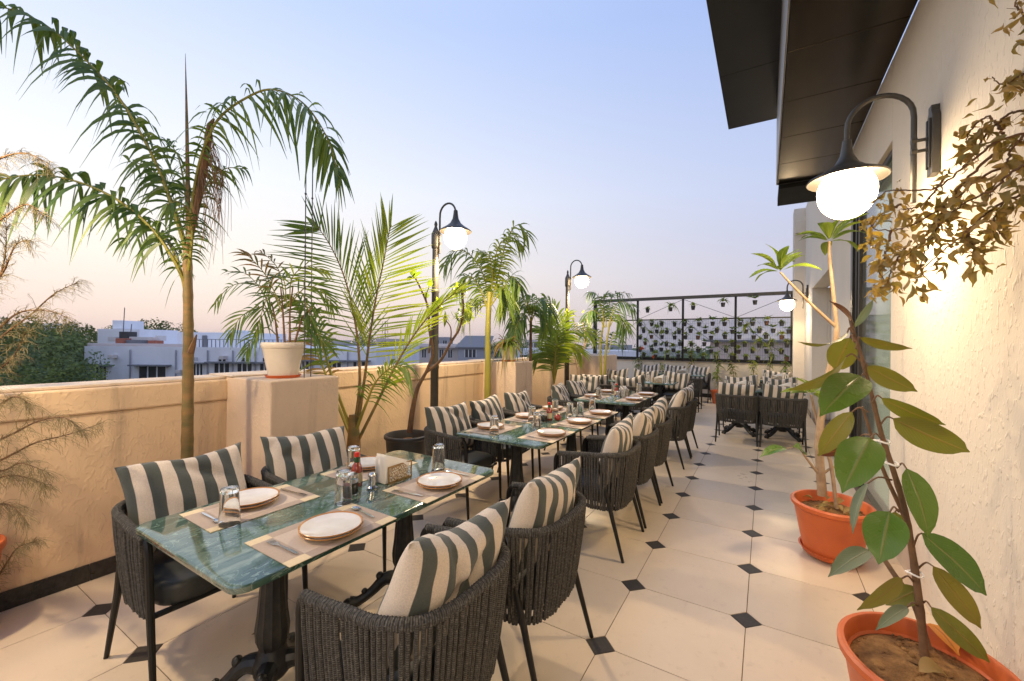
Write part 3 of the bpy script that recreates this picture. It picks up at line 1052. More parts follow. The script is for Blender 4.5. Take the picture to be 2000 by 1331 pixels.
def make_chair():
    t = thing('armchair', 'x', 'armchair', (0, 0, 0), group='rope armchairs on the terrace')
    Pr = resample(RAIL, 110)
    # lower ring + front bar
    b_ = MB()
    low = [ring_pt(p) for p in resample(RAIL, 40)]
    b_.tube(low, .013, 8)
    b_.tube([low[0], low[0].lerp(low[-1], .5) + V3((0, .012, 0)), low[-1]], .013, 8)
    for k in (-.09, .09):
        b_.tube([V3((k, .2, .345)), V3((k, -.2, .315))], .01, 6)
    b_.build('seat_frame', M['black'], t)
    # wrapped rail: coils of rope make the ridges
    b_ = MB()
    fine = resample(RAIL, 230)
    b_.tube(fine, [.0185 + (.0022 if i % 2 else -.0008) for i in range(len(fine))], 9)
    b_.build('arm_rail', M['rope'], t)
    # vertical rope strands
    b_ = MB()
    S = resample(RAIL, 68)
    r = random.Random(3)
    for i, p in enumerate(S):
        if i < 1 or i > len(S) - 2:
            continue
        q = ring_pt(p)
        nrm = V3((p.x, p.y + .02 if p.y < -.02 else 0, 0)).normalized()
        j = V3((r.uniform(-.0032, .0032), r.uniform(-.0032, .0032), 0))
        a = p + nrm * .012 + j
        z = q + nrm * .012 - V3((0, 0, .010)) + j
        mid = a.lerp(z, .5) + nrm * (.004 + r.uniform(-.002, .002))
        b_.tube([a + V3((0, 0, .006)), a.lerp(mid, .5) + nrm * .002, mid, mid.lerp(z, .5) + nrm * .002, z], .0080 * r.uniform(.88, 1.06), 7)
    b_.build('rope_weave', M['rope'], t)
    # legs
    for sx in (-1, 1):
        b_ = MB()
        x = sx * .282
        pts = [V3((sx * .268, .262, 0)), V3((sx * .276, .245, .35)), V3((x, .237, .62))]
        for k in range(1, 6):
            a = k / 6 * PI / 2
            pts.append(V3((x, .237 - .045 * (1 - math.cos(a)), .62 + .062 * math.sin(a))))
        pts.append(V3((x, .17, .684)))
        b_.tube(pts, [.0105, .015] + [.0155] * (len(pts) - 2), 10)
        b_.build('leg', M['black'], t)
        b_ = MB()
        b_.tube([V3((sx * .275, -.27, 0)), V3((sx * .262, -.175, .33)), V3((sx * .268, -.10, .60)), V3((sx * .278, -.075, .69))], [.0105, .0155, .013, .012], 10)
        b_.build('leg', M['black'], t)
    # seat cushion
    b_ = MB()
    n = 40
    prof = []
    for i in range(n):
        a = 2 * PI * i / n
        e = 2 / 4.5
        prof.append((.232 * math.copysign(abs(math.cos(a)) ** e, math.cos(a)), .012 + .222 * math.copysign(abs(math.sin(a)) ** e, math.sin(a))))
    rings = [(0.90, .352), (.99, .362), (1.0, .385), (1.0, .425), (.985, .444), (.93, .456), (.6, .466), (.25, .47)]
    vs = [(x * s, .012 + (y - .012) * s, z) for s, z in rings for x, y in prof]
    fs = [tuple(range(n - 1, -1, -1))] + [(j * n + k, j * n + (k + 1) % n, (j + 1) * n + (k + 1) % n, (j + 1) * n + k) for j in range(len(rings) - 1) for k in range(n)]
    fs.append(tuple(range((len(rings) - 1) * n, len(rings) * n)))
    b_.add(vs, fs)
    b_.build('seat_cushion', M['seat'], t, ang=60)
    return t


# ---- loose striped cushion, four differently crumpled shapes
def cushion_mesh(seed, W=.545, H=.45, T=.185, ph=0.0):
    r = random.Random(seed)
    nx, nz_ = 30, 24
    ks = [(r.uniform(-.8, .8), r.uniform(-.2, .9), r.uniform(.1, .22), r.uniform(-.036, .016), r.uniform(-1, 1)) for _ in range(10)]
    b_ = MB()
    vs, uv = [], []
    for side in (1, -1):
        for j in range(nz_ + 1):
            for i in range(nx + 1):
                u, v = i / nx * 2 - 1, j / nz_ * 2 - 1
                th = (max(0, 1 - abs(u) ** 3) ** .42) * (max(0, 1 - abs(v) ** 2.4) ** .45)
                x = u * W / 2 * (1 - .085 * (1 - v * v) * abs(u) ** 3)
                z = v * H / 2 * (1 - .115 * (1 - u * u) * abs(v) ** 3)
                d = T / 2 * th
                for ku, kv, kw, ka, kd in ks:
                    q = (u - ku) * math.cos(kd) + (v - kv) * math.sin(kd)
                    q2 = -(u - ku) * math.sin(kd) + (v - kv) * math.cos(kd)
                    d += ka * th * math.exp(-(q / kw) ** 2 * 2 - (q2 / .6) ** 2)
                z += .012 * math.sin(u * 3 + seed) * (v > 0) * v - .022 * math.exp(-(u / .45) ** 2) * max(0, v) ** 2
                # slump: bottom is fuller
                d *= 1 + .18 * (-v)
                vs.append((x, side * d, z))
                uv.append(((x / .104 + .15 * math.sin(v * 2.2 + seed) * .25 + ph), v))
    n1 = (nx + 1) * (nz_ + 1)
    fs = []
    for s in (0, 1):
        for j in range(nz_):
            for i in range(nx):
                a = s * n1 + j * (nx + 1) + i
                q = (a, a + 1, a + nx + 2, a + nx + 1)
                fs.append(q[::-1] if s == 0 else q)
    b_.add(vs, fs, uv)
    me = b_.mesh('cushion', M['stripe'], smooth=True, ang=180)
    bm = bmesh.new()
    bm.from_mesh(me)
    bmesh.ops.remove_doubles(bm, verts=bm.verts, dist=1e-5)
    bm.to_mesh(me)
    bm.free()
    me.polygons.foreach_set('use_smooth', [True] * len(me.polygons))
    return me


CUSH = [cushion_mesh(1, ph=.02), cushion_mesh(2, ph=.0), cushion_mesh(3, ph=.47), cushion_mesh(4, ph=.50), cushion_mesh(5, ph=.25), cushion_mesh(6, ph=.1, W=.52), cushion_mesh(7, ph=.4, H=.42), cushion_mesh(8, ph=.6, W=.53, T=.2)]
chair0 = make_chair()
used = [False]
rc = random.Random(11)


def place_chair(x, y, rz, lb, clb, var=None, tilt=None, lift=0, yaw=0):
    if not used[0]:
        used[0] = True
        c = chair0
        c.location, c.rotation_euler = (x, y, 0), (0, 0, rz)
        c['label'] = lb
    else:
        c = copy_tree(chair0, lb, (x, y, 0), rz)
    if clb:
        v = rc.randrange(len(CUSH)) if var is None else var
        q = bpy.data.objects.new('cushion', CUSH[v])
        COL.objects.link(q)
        tag(q, clb, 'cushion', 'striped cushions on the armchairs')
        tl = math.radians(rc.uniform(13, 20) if tilt is None else tilt)
        mtx = (Matrix.Translation((x, y, 0)) @ Matrix.Rotation(rz, 4, 'Z') @ Matrix.Translation((rc.uniform(-.012, .012), -.135, .705 + lift))
               @ Matrix.Rotation(yaw + math.radians(rc.uniform(-8, 8)), 4, 'Z') @ Matrix.Rotation(math.radians(rc.uniform(-5, 5)), 4, 'Y') @ Matrix.Rotation(tl, 4, 'X'))
        q.matrix_world = mtx
    return c


XR, XL = -1.09, -2.36
RR, RL, RF, RB = PI / 2, -PI / 2, 0, PI      # facing -x, +x, +y (away), -y (towards camera)
pos = {'front': ['nearest', 'farther'], 'second': ['nearest', 'middle', 'farthest'], 'third': ['nearer', 'farther']}


def seatrow(side, tname, ys, vars_=None, tilts=None, yaws=None, dx=0, rot=0):
    for k, y in enumerate(ys):
        w = 'aisle' if side == 'R' else 'parapet'
        rk = pos[tname][k]
        place_chair((XR if side == 'R' else XL) + (dx[k] if dx else 0), y, (RR if side == 'R' else RL) + rot,
                    '%s dark rope armchair on the %s side of the %s marble table' % (rk, w, tname),
                    'striped cushion on the %s %s-side armchair of the %s table' % (rk, w, tname),
                    None if vars_ is None else vars_[k], None if tilts is None else tilts[k], 0, 0 if yaws is None else yaws[k])


seatrow('R', 'front', [1.08, 1.75], [3, 2], [20, 17], dx=[.045, .075])
seatrow('L', 'front', [.955, 1.61], [0, 1], [20, 18])
seatrow('R', 'second', [3.095, 3.72, 4.335], [2, 3, 4])
seatrow('L', 'second', [3.0, 3.64, 4.28], [0, 1, 0], rot=.06)
seatrow('R', 'third', [5.57, 6.19], [3, 2])
seatrow('L', 'third', [5.45, 6.10], [1, 0], rot=.08)
place_chair(-2.78, 6.95, RB + .1, 'dark rope armchair facing the camera beyond the third table near the parapet', 'striped cushion seen square on, near the parapet beyond the third table', 0)
F = 'fourth'
for k, x in enumerate([-2.72, -2.08]):
    place_chair(x, 7.62, RF, '%s armchair with its back to the camera at the fourth table' % ('left', 'right')[k].capitalize(), '%s cushion on the chairs turned away at the fourth table' % ('left', 'right')[k])
for k, x in enumerate([-2.9, -2.25, -1.6]):
    place_chair(x, 9.12, RB, '%s armchair facing the camera behind the fourth table' % ('Left', 'Middle', 'Right')[k], '%s cushion of the three facing chairs behind the fourth table' % ('left', 'middle', 'right')[k])
for k, x in enumerate([-2.13, -1.515]):
    place_chair(x, 10.11, RF, '%s armchair turned away at the farthest left table' % ('Left', 'Right')[k], None)
for k, x in enumerate([-2.75, -2.13, -1.5]):
    place_chair(x, 11.75, RB, '%s armchair against the end wall facing the farthest left table' % ('Left', 'Middle', 'Right')[k], '%s cushion in the row against the end wall, left block' % ('left', 'middle', 'right')[k])
for k, x in enumerate([-.37, .215]):
    place_chair(x, 7.32, RF, '%s of the two armchairs showing their straight backs at the right' % ('Left', 'Right')[k], '%s cushion showing over the two chair backs at the right' % ('left', 'right')[k], 1)
    place_chair(x, 8.62, RB, '%s armchair facing the camera behind the %s small square table' % (('Left', 'Right')[k], ('left', 'right')[k]), 'striped cushion on the facing chair of the %s small square table' % ('left', 'right')[k])
place_chair(.2, 9.62, RF, 'armchair turned away at the rear small table near the recess', None)
place_chair(.2, 10.95, RB, 'armchair facing the camera at the rear small table below the far wall lamp', 'striped cushion on the rearmost right armchair below the far wall lamp')


# ================================================================== TABLES
def rounded(x0, x1, y0, y1, r, n=6):
    out = []
    for cx_, cy_, a0 in ((x1 - r, y1 - r, 0), (x0 + r, y1 - r, PI / 2), (x0 + r, y0 + r, PI), (x1 - r, y0 + r, 1.5 * PI)):
        for k in range(n + 1):
            a = a0 + PI / 2 * k / n
            out.append((cx_ + r * math.cos(a), cy_ + r * math.sin(a)))
    return out


def claw_base(t, cx_, cy_, fluted=True):
    """cast iron pedestal: fluted column, four scrolled claw feet"""
    b_ = MB()
    n = 24
    prof = [(.055, .10), (.07, .12), (.075, .16), (.06, .19), (.05, .22), (.062, .25), (.066, .30), (.058, .36), (.048, .48), (.046, .58), (.05, .62), (.062, .64), (.062, .665), (.05, .68), (.08, .70), (.16, .712), (.16, .719)]
    vs = []
    for r_, z in prof:
        for k in range(n):
            a = 2 * PI * k / n
            q = r_ * (1 - (.10 if (k % 2 and .2 < z < .64) else 0))
            vs.append((cx_ + q * math.cos(a), cy_ + q * math.sin(a), z))
    b_.add(vs, [(j * n + k, j * n + (k + 1) % n, (j + 1) * n + (k + 1) % n, (j + 1) * n + k) for j in range(len(prof) - 1) for k in range(n)] + [tuple(range(n - 1, -1, -1))])
    p = b_.build('pedestal', M['iron'], t, off=off(t))
    for k in range(4):
        a = PI / 4 + PI / 2 * k
        d = V3((math.cos(a), math.sin(a), 0))
        c = V3((cx_, cy_, 0))
        b_ = MB()
        path = catmull([c + d * .03 + V3((0, 0, .15)), c + d * .10 + V3((0, 0, .155)), c + d * .17 + V3((0, 0, .095)), c + d * .24 + V3((0, 0, .05)), c + d * .285 + V3((0, 0, .045))], 5)
        b_.tube(path, [.045 - .02 * math.sin(i / len(path) * 2.6) for i in range(len(path))], 10)
        b_.sphere(c + d * .295 + V3((0, 0, .034)), .034, 12, 8)
        for s in (-1, 1):
            b_.sphere(c + d * .31 + V3((-d.y, d.x, 0)) * .022 * s + V3((0, 0, .020)), .019, 8, 6)
        b_.sphere(c + d * .13 + V3((0, 0, .175)), .022, 8, 6)
        b_.sphere(c + d * .21 + V3((0, 0, .098)), .018, 8, 6)
        b_.build('foot', M['iron'], p, off=off(t))
    return p


def table(x0, x1, y0, y1, lb, peds):
    cx_, cy_ = (x0 + x1) / 2, (y0 + y1) / 2
    t = thing('marble_table', lb, 'table', (cx_, cy_, 0), group='green marble dining tables')
    prof = [(-.013, .722), (-.003, .724), (0, .731), (0, .744), (-.004, .7485), (-.012, .75)]
    b_ = MB()
    loops = [rounded(x0 - i, x1 + i, y0 - i, y1 + i, .055 + i) for i, z in prof]
    n = len(loops[0])
    vs = [(x - cx_, y - cy_, z) for (i, z), L in zip(prof, loops) for x, y in L]
    fs = [tuple(range(n - 1, -1, -1)), tuple(range((len(prof) - 1) * n, len(prof) * n))]
    fs += [(j * n + k, j * n + (k + 1) % n, (j + 1) * n + (k + 1) % n, (j + 1) * n + k) for j in range(len(prof) - 1) for k in range(n)]
    b_.add(vs, fs)
    b_.build('tabletop', M['marble'], t, ang=25)
    for px, py in peds:
        claw_base(t, px, py)
    return t


TZ = .7505
table(-2.165, -1.345, .63, 2.05, 'front green marble table laid for four, nearest the camera', [(-1.755, .97), (-1.755, 1.71)])
table(-2.175, -1.375, 2.66, 4.50, 'second green marble table laid for six, behind the front one', [(-1.775, 3.0), (-1.775, 4.15)])
table(-2.18, -1.37, 5.12, 6.52, 'third green marble table laid for four, beyond the table for six', [(-1.775, 5.45), (-1.775, 6.18)])
table(-2.85, -1.45, 8.02, 8.74, 'fourth green marble table set crosswise near the parapet', [(-2.45, 8.38), (-1.8, 8.38)])
table(-2.6, -1.2, 10.55, 11.3, 'farthest left green marble table before the end wall', [(-2.2, 10.92), (-1.6, 10.92)])
table(-.68, -.06, 7.66, 8.28, 'left small square marble table behind the straight chair backs', [(-.37, 7.97)])
table(-.055 + .0, .53, 7.66, 8.28, 'right small square marble table behind the straight chair backs', [(.24, 7.97)])
table(-.1, .5, 9.97, 10.59, 'rear small square marble table below the far wall lamp', [(.2, 10.28)])

# ================================================================== TABLEWARE
# all pieces are made once about their own origin, then copied
def proto(name, parts):
    """parts: list of (part name, MB, material); the first one is the thing itself"""
    o = None
    for nm, b_, m_ in parts:
        q = b_.build(nm if o else name, m_, o)
        if o is None:
            o = q
    return o


b_ = MB()
for ix, (xa, xb) in enumerate(((-.15, -.105), (-.1045, .1045), (.105, .15))):
    for iy, (ya, yb) in enumerate(((-.228, -.15), (-.1495, .1495), (.15, .228))):
        b_.span((xa, ya, 0), (xb, yb, .0022), 0 if (ix == 1 and iy == 1) else (2 if (ix != 1 and iy != 1) else 1))
P_mat = b_.build('placemat', [M['matc'], M['matb'], M['matl']], smooth=False)

PL = [(.001, .004), (.070, .004), (.080, .007), (.108, .0145)]
b_ = MB()
b_.lathe(PL, 48)
b_.lathe([(.1105, .0185), (.080, .0105), (.071, .008), (.001, .008)], 48)
P_plate = b_.build('plate', M['white_plate'])
b_ = MB()
b_.lathe([(.106, .0138), (.115, .0165), (.1165, .0185), (.1165, .021), (.115, .0222), (.1135, .0212), (.1095, .0184)], 48)
rim_me = b_.mesh('rim', M['plate_rim'])
inst('rim', rim_me, P_plate)
P_under = bpy.data.objects.new('under_plate', P_plate.data)
COL.objects.link(P_under)
inst('rim', rim_me, P_under)

b_ = MB()      # upturned tumbler
b_.lathe([(.0385, 0), (.0392, .003), (.032, .142), (.031, .147), (.001, .1475), (.001, .130), (.0283, .129), (.0296, .124), (.0365, .002)], 28)
b_.lathe([(.0365, .002), (.0385, 0)], 28)
P_glass = b_.build('tumbler', M['glass'], ang=30)


def spoonlike(fork):
    b_ = MB()
    hw = [(0, .004), (.03, .0055), (.10, .004), (.118, .0035)]
    vs = []
    for y, w in hw:
        vs += [(-w, y, .0035), (w, y, .0035), (w, y, .0055), (-w, y, .0055)]
    fs = [(3, 2, 1, 0)]
    for i in range(len(hw) - 1):
        a, c = i * 4, i * 4 + 4
        fs += [(a, a + 1, c + 1, c), (a + 1, a + 2, c + 2, c + 1), (a + 2, a + 3, c + 3, c + 2), (a + 3, a, c, c + 3)]
    b_.add(vs, fs)
    if fork:
        b_.prism([(-.0035, .116), (.0035, .116), (.011, .130), (.0115, .142), (-.0115, .142), (-.011, .130)], .0028, .0048)
        for k in range(4):
            x = -.0115 + k * .0066
            b_.span((x, .1421, .0030), (x + .0035, .182, .0046))
    else:
        n = 16
        for z, s in ((.0045, 1), ):
            rim = [(.0165 * math.cos(2 * PI * k / n), .142 + .027 * math.sin(2 * PI * k / n), .0052) for k in range(n)]
            mid = [(.010 * math.cos(2 * PI * k / n), .142 + .017 * math.sin(2 * PI * k / n), .0022) for k in range(n)]
            b_.add(rim + mid, [(k, (k + 1) % n, n + (k + 1) % n, n + k) for k in range(n)] + [tuple(range(n, 2 * n))])
    return b_


P_fork = spoonlike(True).build('fork', M['steel'], ang=50)
P_spoon = spoonlike(False).build('spoon', M['steel'], ang=50)

b_ = MB()      # red capped sauce bottle
b_.lathe([(.001, 0), (.026, 0), (.028, .004), (.028, .085), (.022, .105), (.013, .118), (.013, .124)], 20)
P_bottle = b_.build('sauce_bottle', M['sauce'])
b_ = MB()
b_.lathe([(.0145, .122), (.0145, .146), (.013, .148), (.001, .148)], 16)
b_.build('collar', M['greenp'], P_bottle)
b_ = MB()
b_.lathe([(.0135, .149), (.0135, .168), (.010, .172), (.001, .172)], 16)
b_.build('cap', M['red'], P_bottle)
b_ = MB()
b_.lathe([(.0284, .02), (.0284, .07)], 20)
b_.build('paper_band', M['matl'], P_bottle)

b_ = MB()      # pickle jar
b_.lathe([(.001, .004), (.030, .004), (.033, .012), (.033, .058), (.001, .058)], 20)
P_jar = b_.build('pickle_jar', M['amber'])
b_ = MB()
b_.lathe([(.001, 0), (.035, 0), (.036, .008), (.036, .07), (.030, .08), (.030, .09)], 20)
b_.build('glass_wall', M['glass'], P_jar)
b_ = MB()
b_.lathe([(.0325, .083), (.0325, .098), (.001, .099)], 20)
b_.build('lid', M['steel'], P_jar)

b_ = MB()      # shaker
b_.lathe([(.001, 0), (.025, 0), (.026, .006), (.019, .014), (.018, .06), (.021, .064)], 20)
P_shaker = b_.build('shaker', M['steel'])
b_ = MB()
b_.lathe([(.021, .064), (.021, .069), (.015, .078), (.001, .082)], 20)
b_.build('cap', M['steel'], P_shaker)

# napkin holder: pierced brass sides, napkins stand in it as a thing of their own
b_ = MB()
for s in (-1, 1):
    x = s * .042
    for (ya, yb, za, zb) in ((-.085, .085, .0, .008), (-.085, .085, .082, .09), (-.085, -.077, .0085, .0815), (.077, .085, .0085, .0815)):
        b_.span((x - .0015, ya, za), (x + .0015, yb, zb))
    rn = random.Random(4)
    for k in range(26):
        cy_, cz_ = -.066 + .0165 * (k % 9) + rn.uniform(-.004, .004), .018 + .026 * (k // 9) + rn.uniform(-.004, .004)
        R_ = rn.uniform(.008, .012)
        ring = [V3((x, cy_ + R_ * math.cos(2 * PI * q / 8), cz_ + R_ * math.sin(2 * PI * q / 8))) for q in range(9)]
        b_.tube(ring, .002, 4, cap=False)
b_.span((-.042, -.085, .0), (.042, .085, .003))
P_holder = b_.build('napkin_holder', M['brass'], smooth=False)
b_ = MB()
rn = random.Random(8)
for k in range(16):
    x = -.034 + .0045 * k
    h = .125 + rn.uniform(-.02, .03)
    vs = []
    for i in range(6):
        for j in range(4):
            vs.append((x + .004 * math.sin(i + k) * (j / 3) + (x * .35) * (j / 3) ** 2, -.100 + .032 * i + rn.uniform(-.002, .002), .0035 + h * j / 3 * (1 - .42 * i / 5 * (j > 1))))
    b_.add(vs, [(i * 4 + j, i * 4 + 4 + j, i * 4 + 5 + j, i * 4 + 1 + j) for i in range(5) for j in range(3)])
P_napkin = b_.build('napkin_stack', M['paper'], ang=60)

b_ = MB()      # round fruit-like red lamp jar on the second table
b_.sphere((0, 0, .034), .034, 18, 12, sz=.95)
P_ball = b_.build('round_jar', M['sauce'])
b_ = MB()
b_.lathe([(.014, .064), (.016, .070), (.001, .074)], 14)
b_.build('lid', M['brass'], P_ball)

first = {}


def put(P, lb, cat, group, loc, rz=0):
    if P.name not in first:
        first[P.name] = 1
        if P.name not in KIDS:
            KIDS[P.name] = list(P.children)
            for c_ in P.children:
                KIDS[c_.name] = list(c_.children)
        o = P
        o.location, o.rotation_euler = loc, (0, 0, rz)
    else:
        o = copy_tree(P, None, loc, rz)
    tag(o, lb, cat, group)
    return o


rs = random.Random(21)


def setting(x, y, side, w, full=True):
    """one place: mat, two plates, upturned tumbler, fork, spoon; side +1 = diner on the aisle side"""
    j = lambda a=.006: rs.uniform(-a, a)
    put(P_mat, 'beige banded placemat at the %s' % w, 'placemat', 'woven placemats', (x, y, TZ), j(.03))
    px, py = x + .03 * side + j(), y + .0 + j(.012)
    put(P_under, 'amber rimmed lower plate at the %s' % w, 'plate', 'stacked dinner plates', (px, py, TZ + .0024))
    put(P_plate, 'amber rimmed upper plate at the %s' % w, 'plate', 'stacked dinner plates', (px + j(.003), py + j(.003), TZ + .0136))
    a = -PI / 2 if side > 0 else PI / 2       # handle end towards the diner
    # fork on the diner's left, spoon on the right
    fy, sy = y - .175 * side, y + .175 * side
    put(P_fork, 'steel fork at the %s' % w, 'fork', 'forks beside the plates', (x + .085 * side + j(.01), fy + j(), TZ + .0024), a + PI + j(.15))
    put(P_spoon, 'steel spoon at the %s' % w, 'spoon', 'spoons beside the plates', (x + .075 * side + j(.01), sy + j(), TZ + .0024), a + PI + j(.15))


def settings_for(tname, xr, xl, yr, yl, names):
    for k, y in enumerate(yr):
        setting(xr, y, 1, '%s aisle-side place of the %s table' % (names[k], tname))
    for k, y in enumerate(yl):
        setting(xl, y, -1, '%s parapet-side place of the %s table' % (names[k], tname))


settings_for('front', -1.475, -1.97, [1.02, 1.665], [1.0, 1.655], ['nearer', 'farther'])
settings_for('second', -1.50, -1.99, [3.02, 3.62, 4.20], [2.98, 3.58, 4.18], ['nearest', 'middle', 'farthest'])
settings_for('third', -1.50, -2.0, [5.47, 6.12], [5.47, 6.12], ['nearer', 'farther'])


def tumbler(x, y, lb):
    put(P_glass, lb, 'tumbler', 'upturned glass tumblers', (x, y, TZ), rs.uniform(0, 3))


for x, y, lb in [(-1.85, .845, 'upturned tumbler nearest the corner of the front table by the parapet'), (-1.657, 1.235, 'upturned tumbler before the pickle jar on the front table'),
                 (-1.99, 1.55, 'upturned tumbler behind the red capped bottle on the front table'), (-1.625, 1.85, 'upturned tumbler near the far aisle corner of the front table'),
                 (-1.87, 2.80, 'upturned tumbler near the closest end of the second table'), (-1.665, 3.15, 'upturned tumbler at the nearest aisle place of the second table'),
                 (-1.86, 3.42, 'upturned tumbler left of the red bottle on the second table'), (-1.90, 4.00, 'upturned tumbler behind the red bottle on the second table'),
                 (-1.66, 3.84, 'upturned tumbler right of the round jar on the second table'), (-1.60, 3.96, 'second upturned tumbler right of the round jar on the second table'), (-1.63, 4.38, 'upturned tumbler at the far aisle end of the second table'),
                 (-1.9, 5.35, 'upturned tumbler at the nearest end of the third table'), (-1.63, 5.62, 'upturned tumbler on the aisle half of the third table'),
                 (-1.9, 6.0, 'upturned tumbler behind the bottle on the third table'), (-1.62, 6.32, 'upturned tumbler at the far end of the third table')]:
    tumbler(x, y, lb)
put(P_holder, 'pierced brass napkin holder on the front table', 'napkin holder', 'napkin holders', (-1.715, 1.60, TZ), 0)
put(P_napkin, 'white napkins standing in the brass holder of the front table', 'napkins', 'napkin bundles', (-1.715, 1.60, TZ + .001), 0)
put(P_bottle, 'red capped sauce bottle on the front table', 'sauce bottle', 'sauce bottles', (-1.80, 1.42, TZ))
put(P_jar, 'pickle jar with steel lid on the front table', 'jar', 'condiment jars', (-1.725, 1.325, TZ))
put(P_shaker, 'steel shaker beside the napkin holder on the front table', 'shaker', 'steel shakers', (-1.70, 1.435, TZ))
put(P_bottle, 'red capped sauce bottle on the second table', 'sauce bottle', 'sauce bottles', (-1.77, 3.60, TZ))
put(P_jar, 'pickle jar on the second table beside the red bottle', 'jar', 'condiment jars', (-1.78, 3.50, TZ))
put(P_ball, 'round reddish brown jar on the second table', 'jar', 'condiment jars', (-1.68, 3.60, TZ))
put(P_holder, 'pierced brass napkin holder on the third table', 'napkin holder', 'napkin holders', (-1.70, 5.85, TZ), 0)
put(P_napkin, 'white napkins in the holder of the third table', 'napkins', 'napkin bundles', (-1.70, 5.85, TZ + .001), 0)
put(P_bottle, 'red capped sauce bottle on the third table', 'sauce bottle', 'sauce bottles', (-1.80, 5.80, TZ))
put(P_shaker, 'steel shaker beside the red bottle of the third table', 'shaker', 'steel shakers', (-1.76, 5.72, TZ))
for k, (x, y, w) in enumerate([(-1.75, 8.2, 'fourth table'), (-1.75, 10.8, 'farthest left table'), (-.37, 7.85, 'left small square table'), (.24, 7.85, 'right small square table'), (.2, 10.2, 'rear small square table')]):
    put(P_napkin, 'white napkins standing on the %s' % w, 'napkins', 'napkin bundles', (x, y, TZ + .001), PI / 2)
    put(P_holder, 'pierced brass napkin holder on the %s' % w, 'napkin holder', 'napkin holders', (x, y, TZ), PI / 2)
    tumbler(x - .2, y + .1, 'upturned tumbler left of the napkins on the %s' % w)
    tumbler(x + .16, y - .08, 'upturned tumbler right of the napkins on the %s' % w)

# ================================================================== PLANTS
def frond(b_, path, n, Lmax, w, nrm, droop=.6, a0=65, a1=30, b0=.15, seed=0, jit=.18, plume=0, prof=None, sides=(1, -1), stem=(.012, .004), keep=1.0, fold=0, pair=None):
    """feather palm frond: tapered rib with paired drooping leaflets; material 0 leaf, 1 rib"""
    r = random.Random(seed)
    P = resample(catmull(path, 10), 60)
    b_.tube(P, [stem[0] + (stem[1] - stem[0]) * i / 59 for i in range(60)], 6, mi=1)
    nrm = V3(nrm).normalized()
    for k in range(n):
        for s in sides:
            if r.random() > keep:
                continue
            t = b0 + (1 - b0) * (k + r.uniform(0, .6)) / n
            i = min(58, int(t * 59))
            p = P[i].lerp(P[i + 1], t * 59 - i)
            tg = (P[min(59, i + 1)] - P[max(0, i - 1)]).normalized()
            sd = nrm.cross(tg)
            if sd.length < 1e-3:
                continue
            sd.normalize()
            u = (t - b0) / (1 - b0)
            b0_, b1_ = (a0, a1) if pair is None else pair[0 if s > 0 else 1]
            a = math.radians(b0_ + (b1_ - b0_) * u + r.uniform(-5, 5))
            nn = sd.cross(tg)
            d = sd * s * math.sin(a) + tg * math.cos(a) + nn * r.uniform(-jit, jit) * (1 + plume * 3)
            if prof:
                L = Lmax * prof(u)
            else:
                L = Lmax * (.45 + .55 * math.sin(PI * min(1, .18 + .82 * u)) ** .8)
            L *= r.uniform(.82 - .3 * min(1, plume), 1.1)
            wdir = d.cross(nn * (1 if fold == 0 else .6) + sd * s * .5 * fold + V3((r.uniform(-.3, .3), r.uniform(-.3, .3), 0)))
            leaf_strip(b_, p, d, L, w * r.uniform(.8, 1.15), droop * r.uniform(.7, 1.35), 5, r, side=wdir)


def toward(p):
    return (V3((0, 0, CAMH)) - V3(p)).normalized()


def pp(L, d0, d1=None):
    """list of sighted points with depth running from d0 to d1"""
    n = len(L)
    d1 = d0 if d1 is None else d1
    return [at(q[0], q[1], d=q[2] if len(q) > 2 else d0 + (d1 - d0) * i / (n - 1)) for i, q in enumerate(L)]


def pot_round(t, x, y, z, r, h, m, saucer=None, sx=1, sy=1, soil=.9, taper=.74, lip=.018):
    b_ = MB()
    b_.lathe([(.001, .004), (r * taper, .004), (r * taper, .012), (r * .955, h - .05), (r * .965, h - .045), (r * 1.0, h - .042), (r + lip * .3, h - .03), (r + lip * .3, h - .008), (r, h), (r - .012, h), (r - .018, h - .01), (r - .022, h - .06), (r - .03, h * soil - .04)], 40, (x, y, z), 0, sx, sy)
    p = b_.build('pot', m, t, off=off(t))
    b_ = MB()
    rr_ = random.Random(int(x * 100 + y * 10))
    rings = [(0, .02), (.3, .016), (.55, .01), (.8, .004), (.985, -.012)]
    n = 28
    vs, fs = [], []
    for q, zz_ in rings:
        for k in range(n):
            a = 2 * PI * k / n
            R_ = q * (r - .026)
            vs.append((x + R_ * sx * math.cos(a), y + R_ * sy * math.sin(a), z + h * soil - .03 + zz_ + rr_.uniform(-.008, .008) * (q < .95)))
    fs = [(j * n + k, j * n + (k + 1) % n, (j + 1) * n + (k + 1) % n, (j + 1) * n + k) for j in range(len(rings) - 1) for k in range(n)]
    b_.add(vs, fs)
    b_.build('soil', M['soil'], t, off=off(t), ang=180)
    if r > .22 and m is M['terracotta']:
        b_ = MB()
        for k in range(150):
            a, q = rr_.uniform(0, 6.3), math.sqrt(rr_.random()) * (r - .04)
            b_.sphere((x + q * sx * math.cos(a), y + q * sy * math.sin(a), z + h * soil - .018 + rr_.uniform(-.004, .004) - .02 * (q / r) ** 2), rr_.uniform(.003, .011), 6, 4, sz=.7)
        q_ = b_.build('soil_crumbs', M['soil'], t, off=off(t))
        q_['kind'] = 'stuff'
    if saucer:
        b_ = MB()
        q = r * saucer
        b_.lathe([(.001, 0), (q * .92, 0), (q, .03), (q + .008, .035), (q - .004, .035), (q * .9, .008), (.001, .0035)], 40, (x, y, z), 0, sx, sy)
        b_.build('saucer', M['terracotta'], t, off=off(t))
    return p


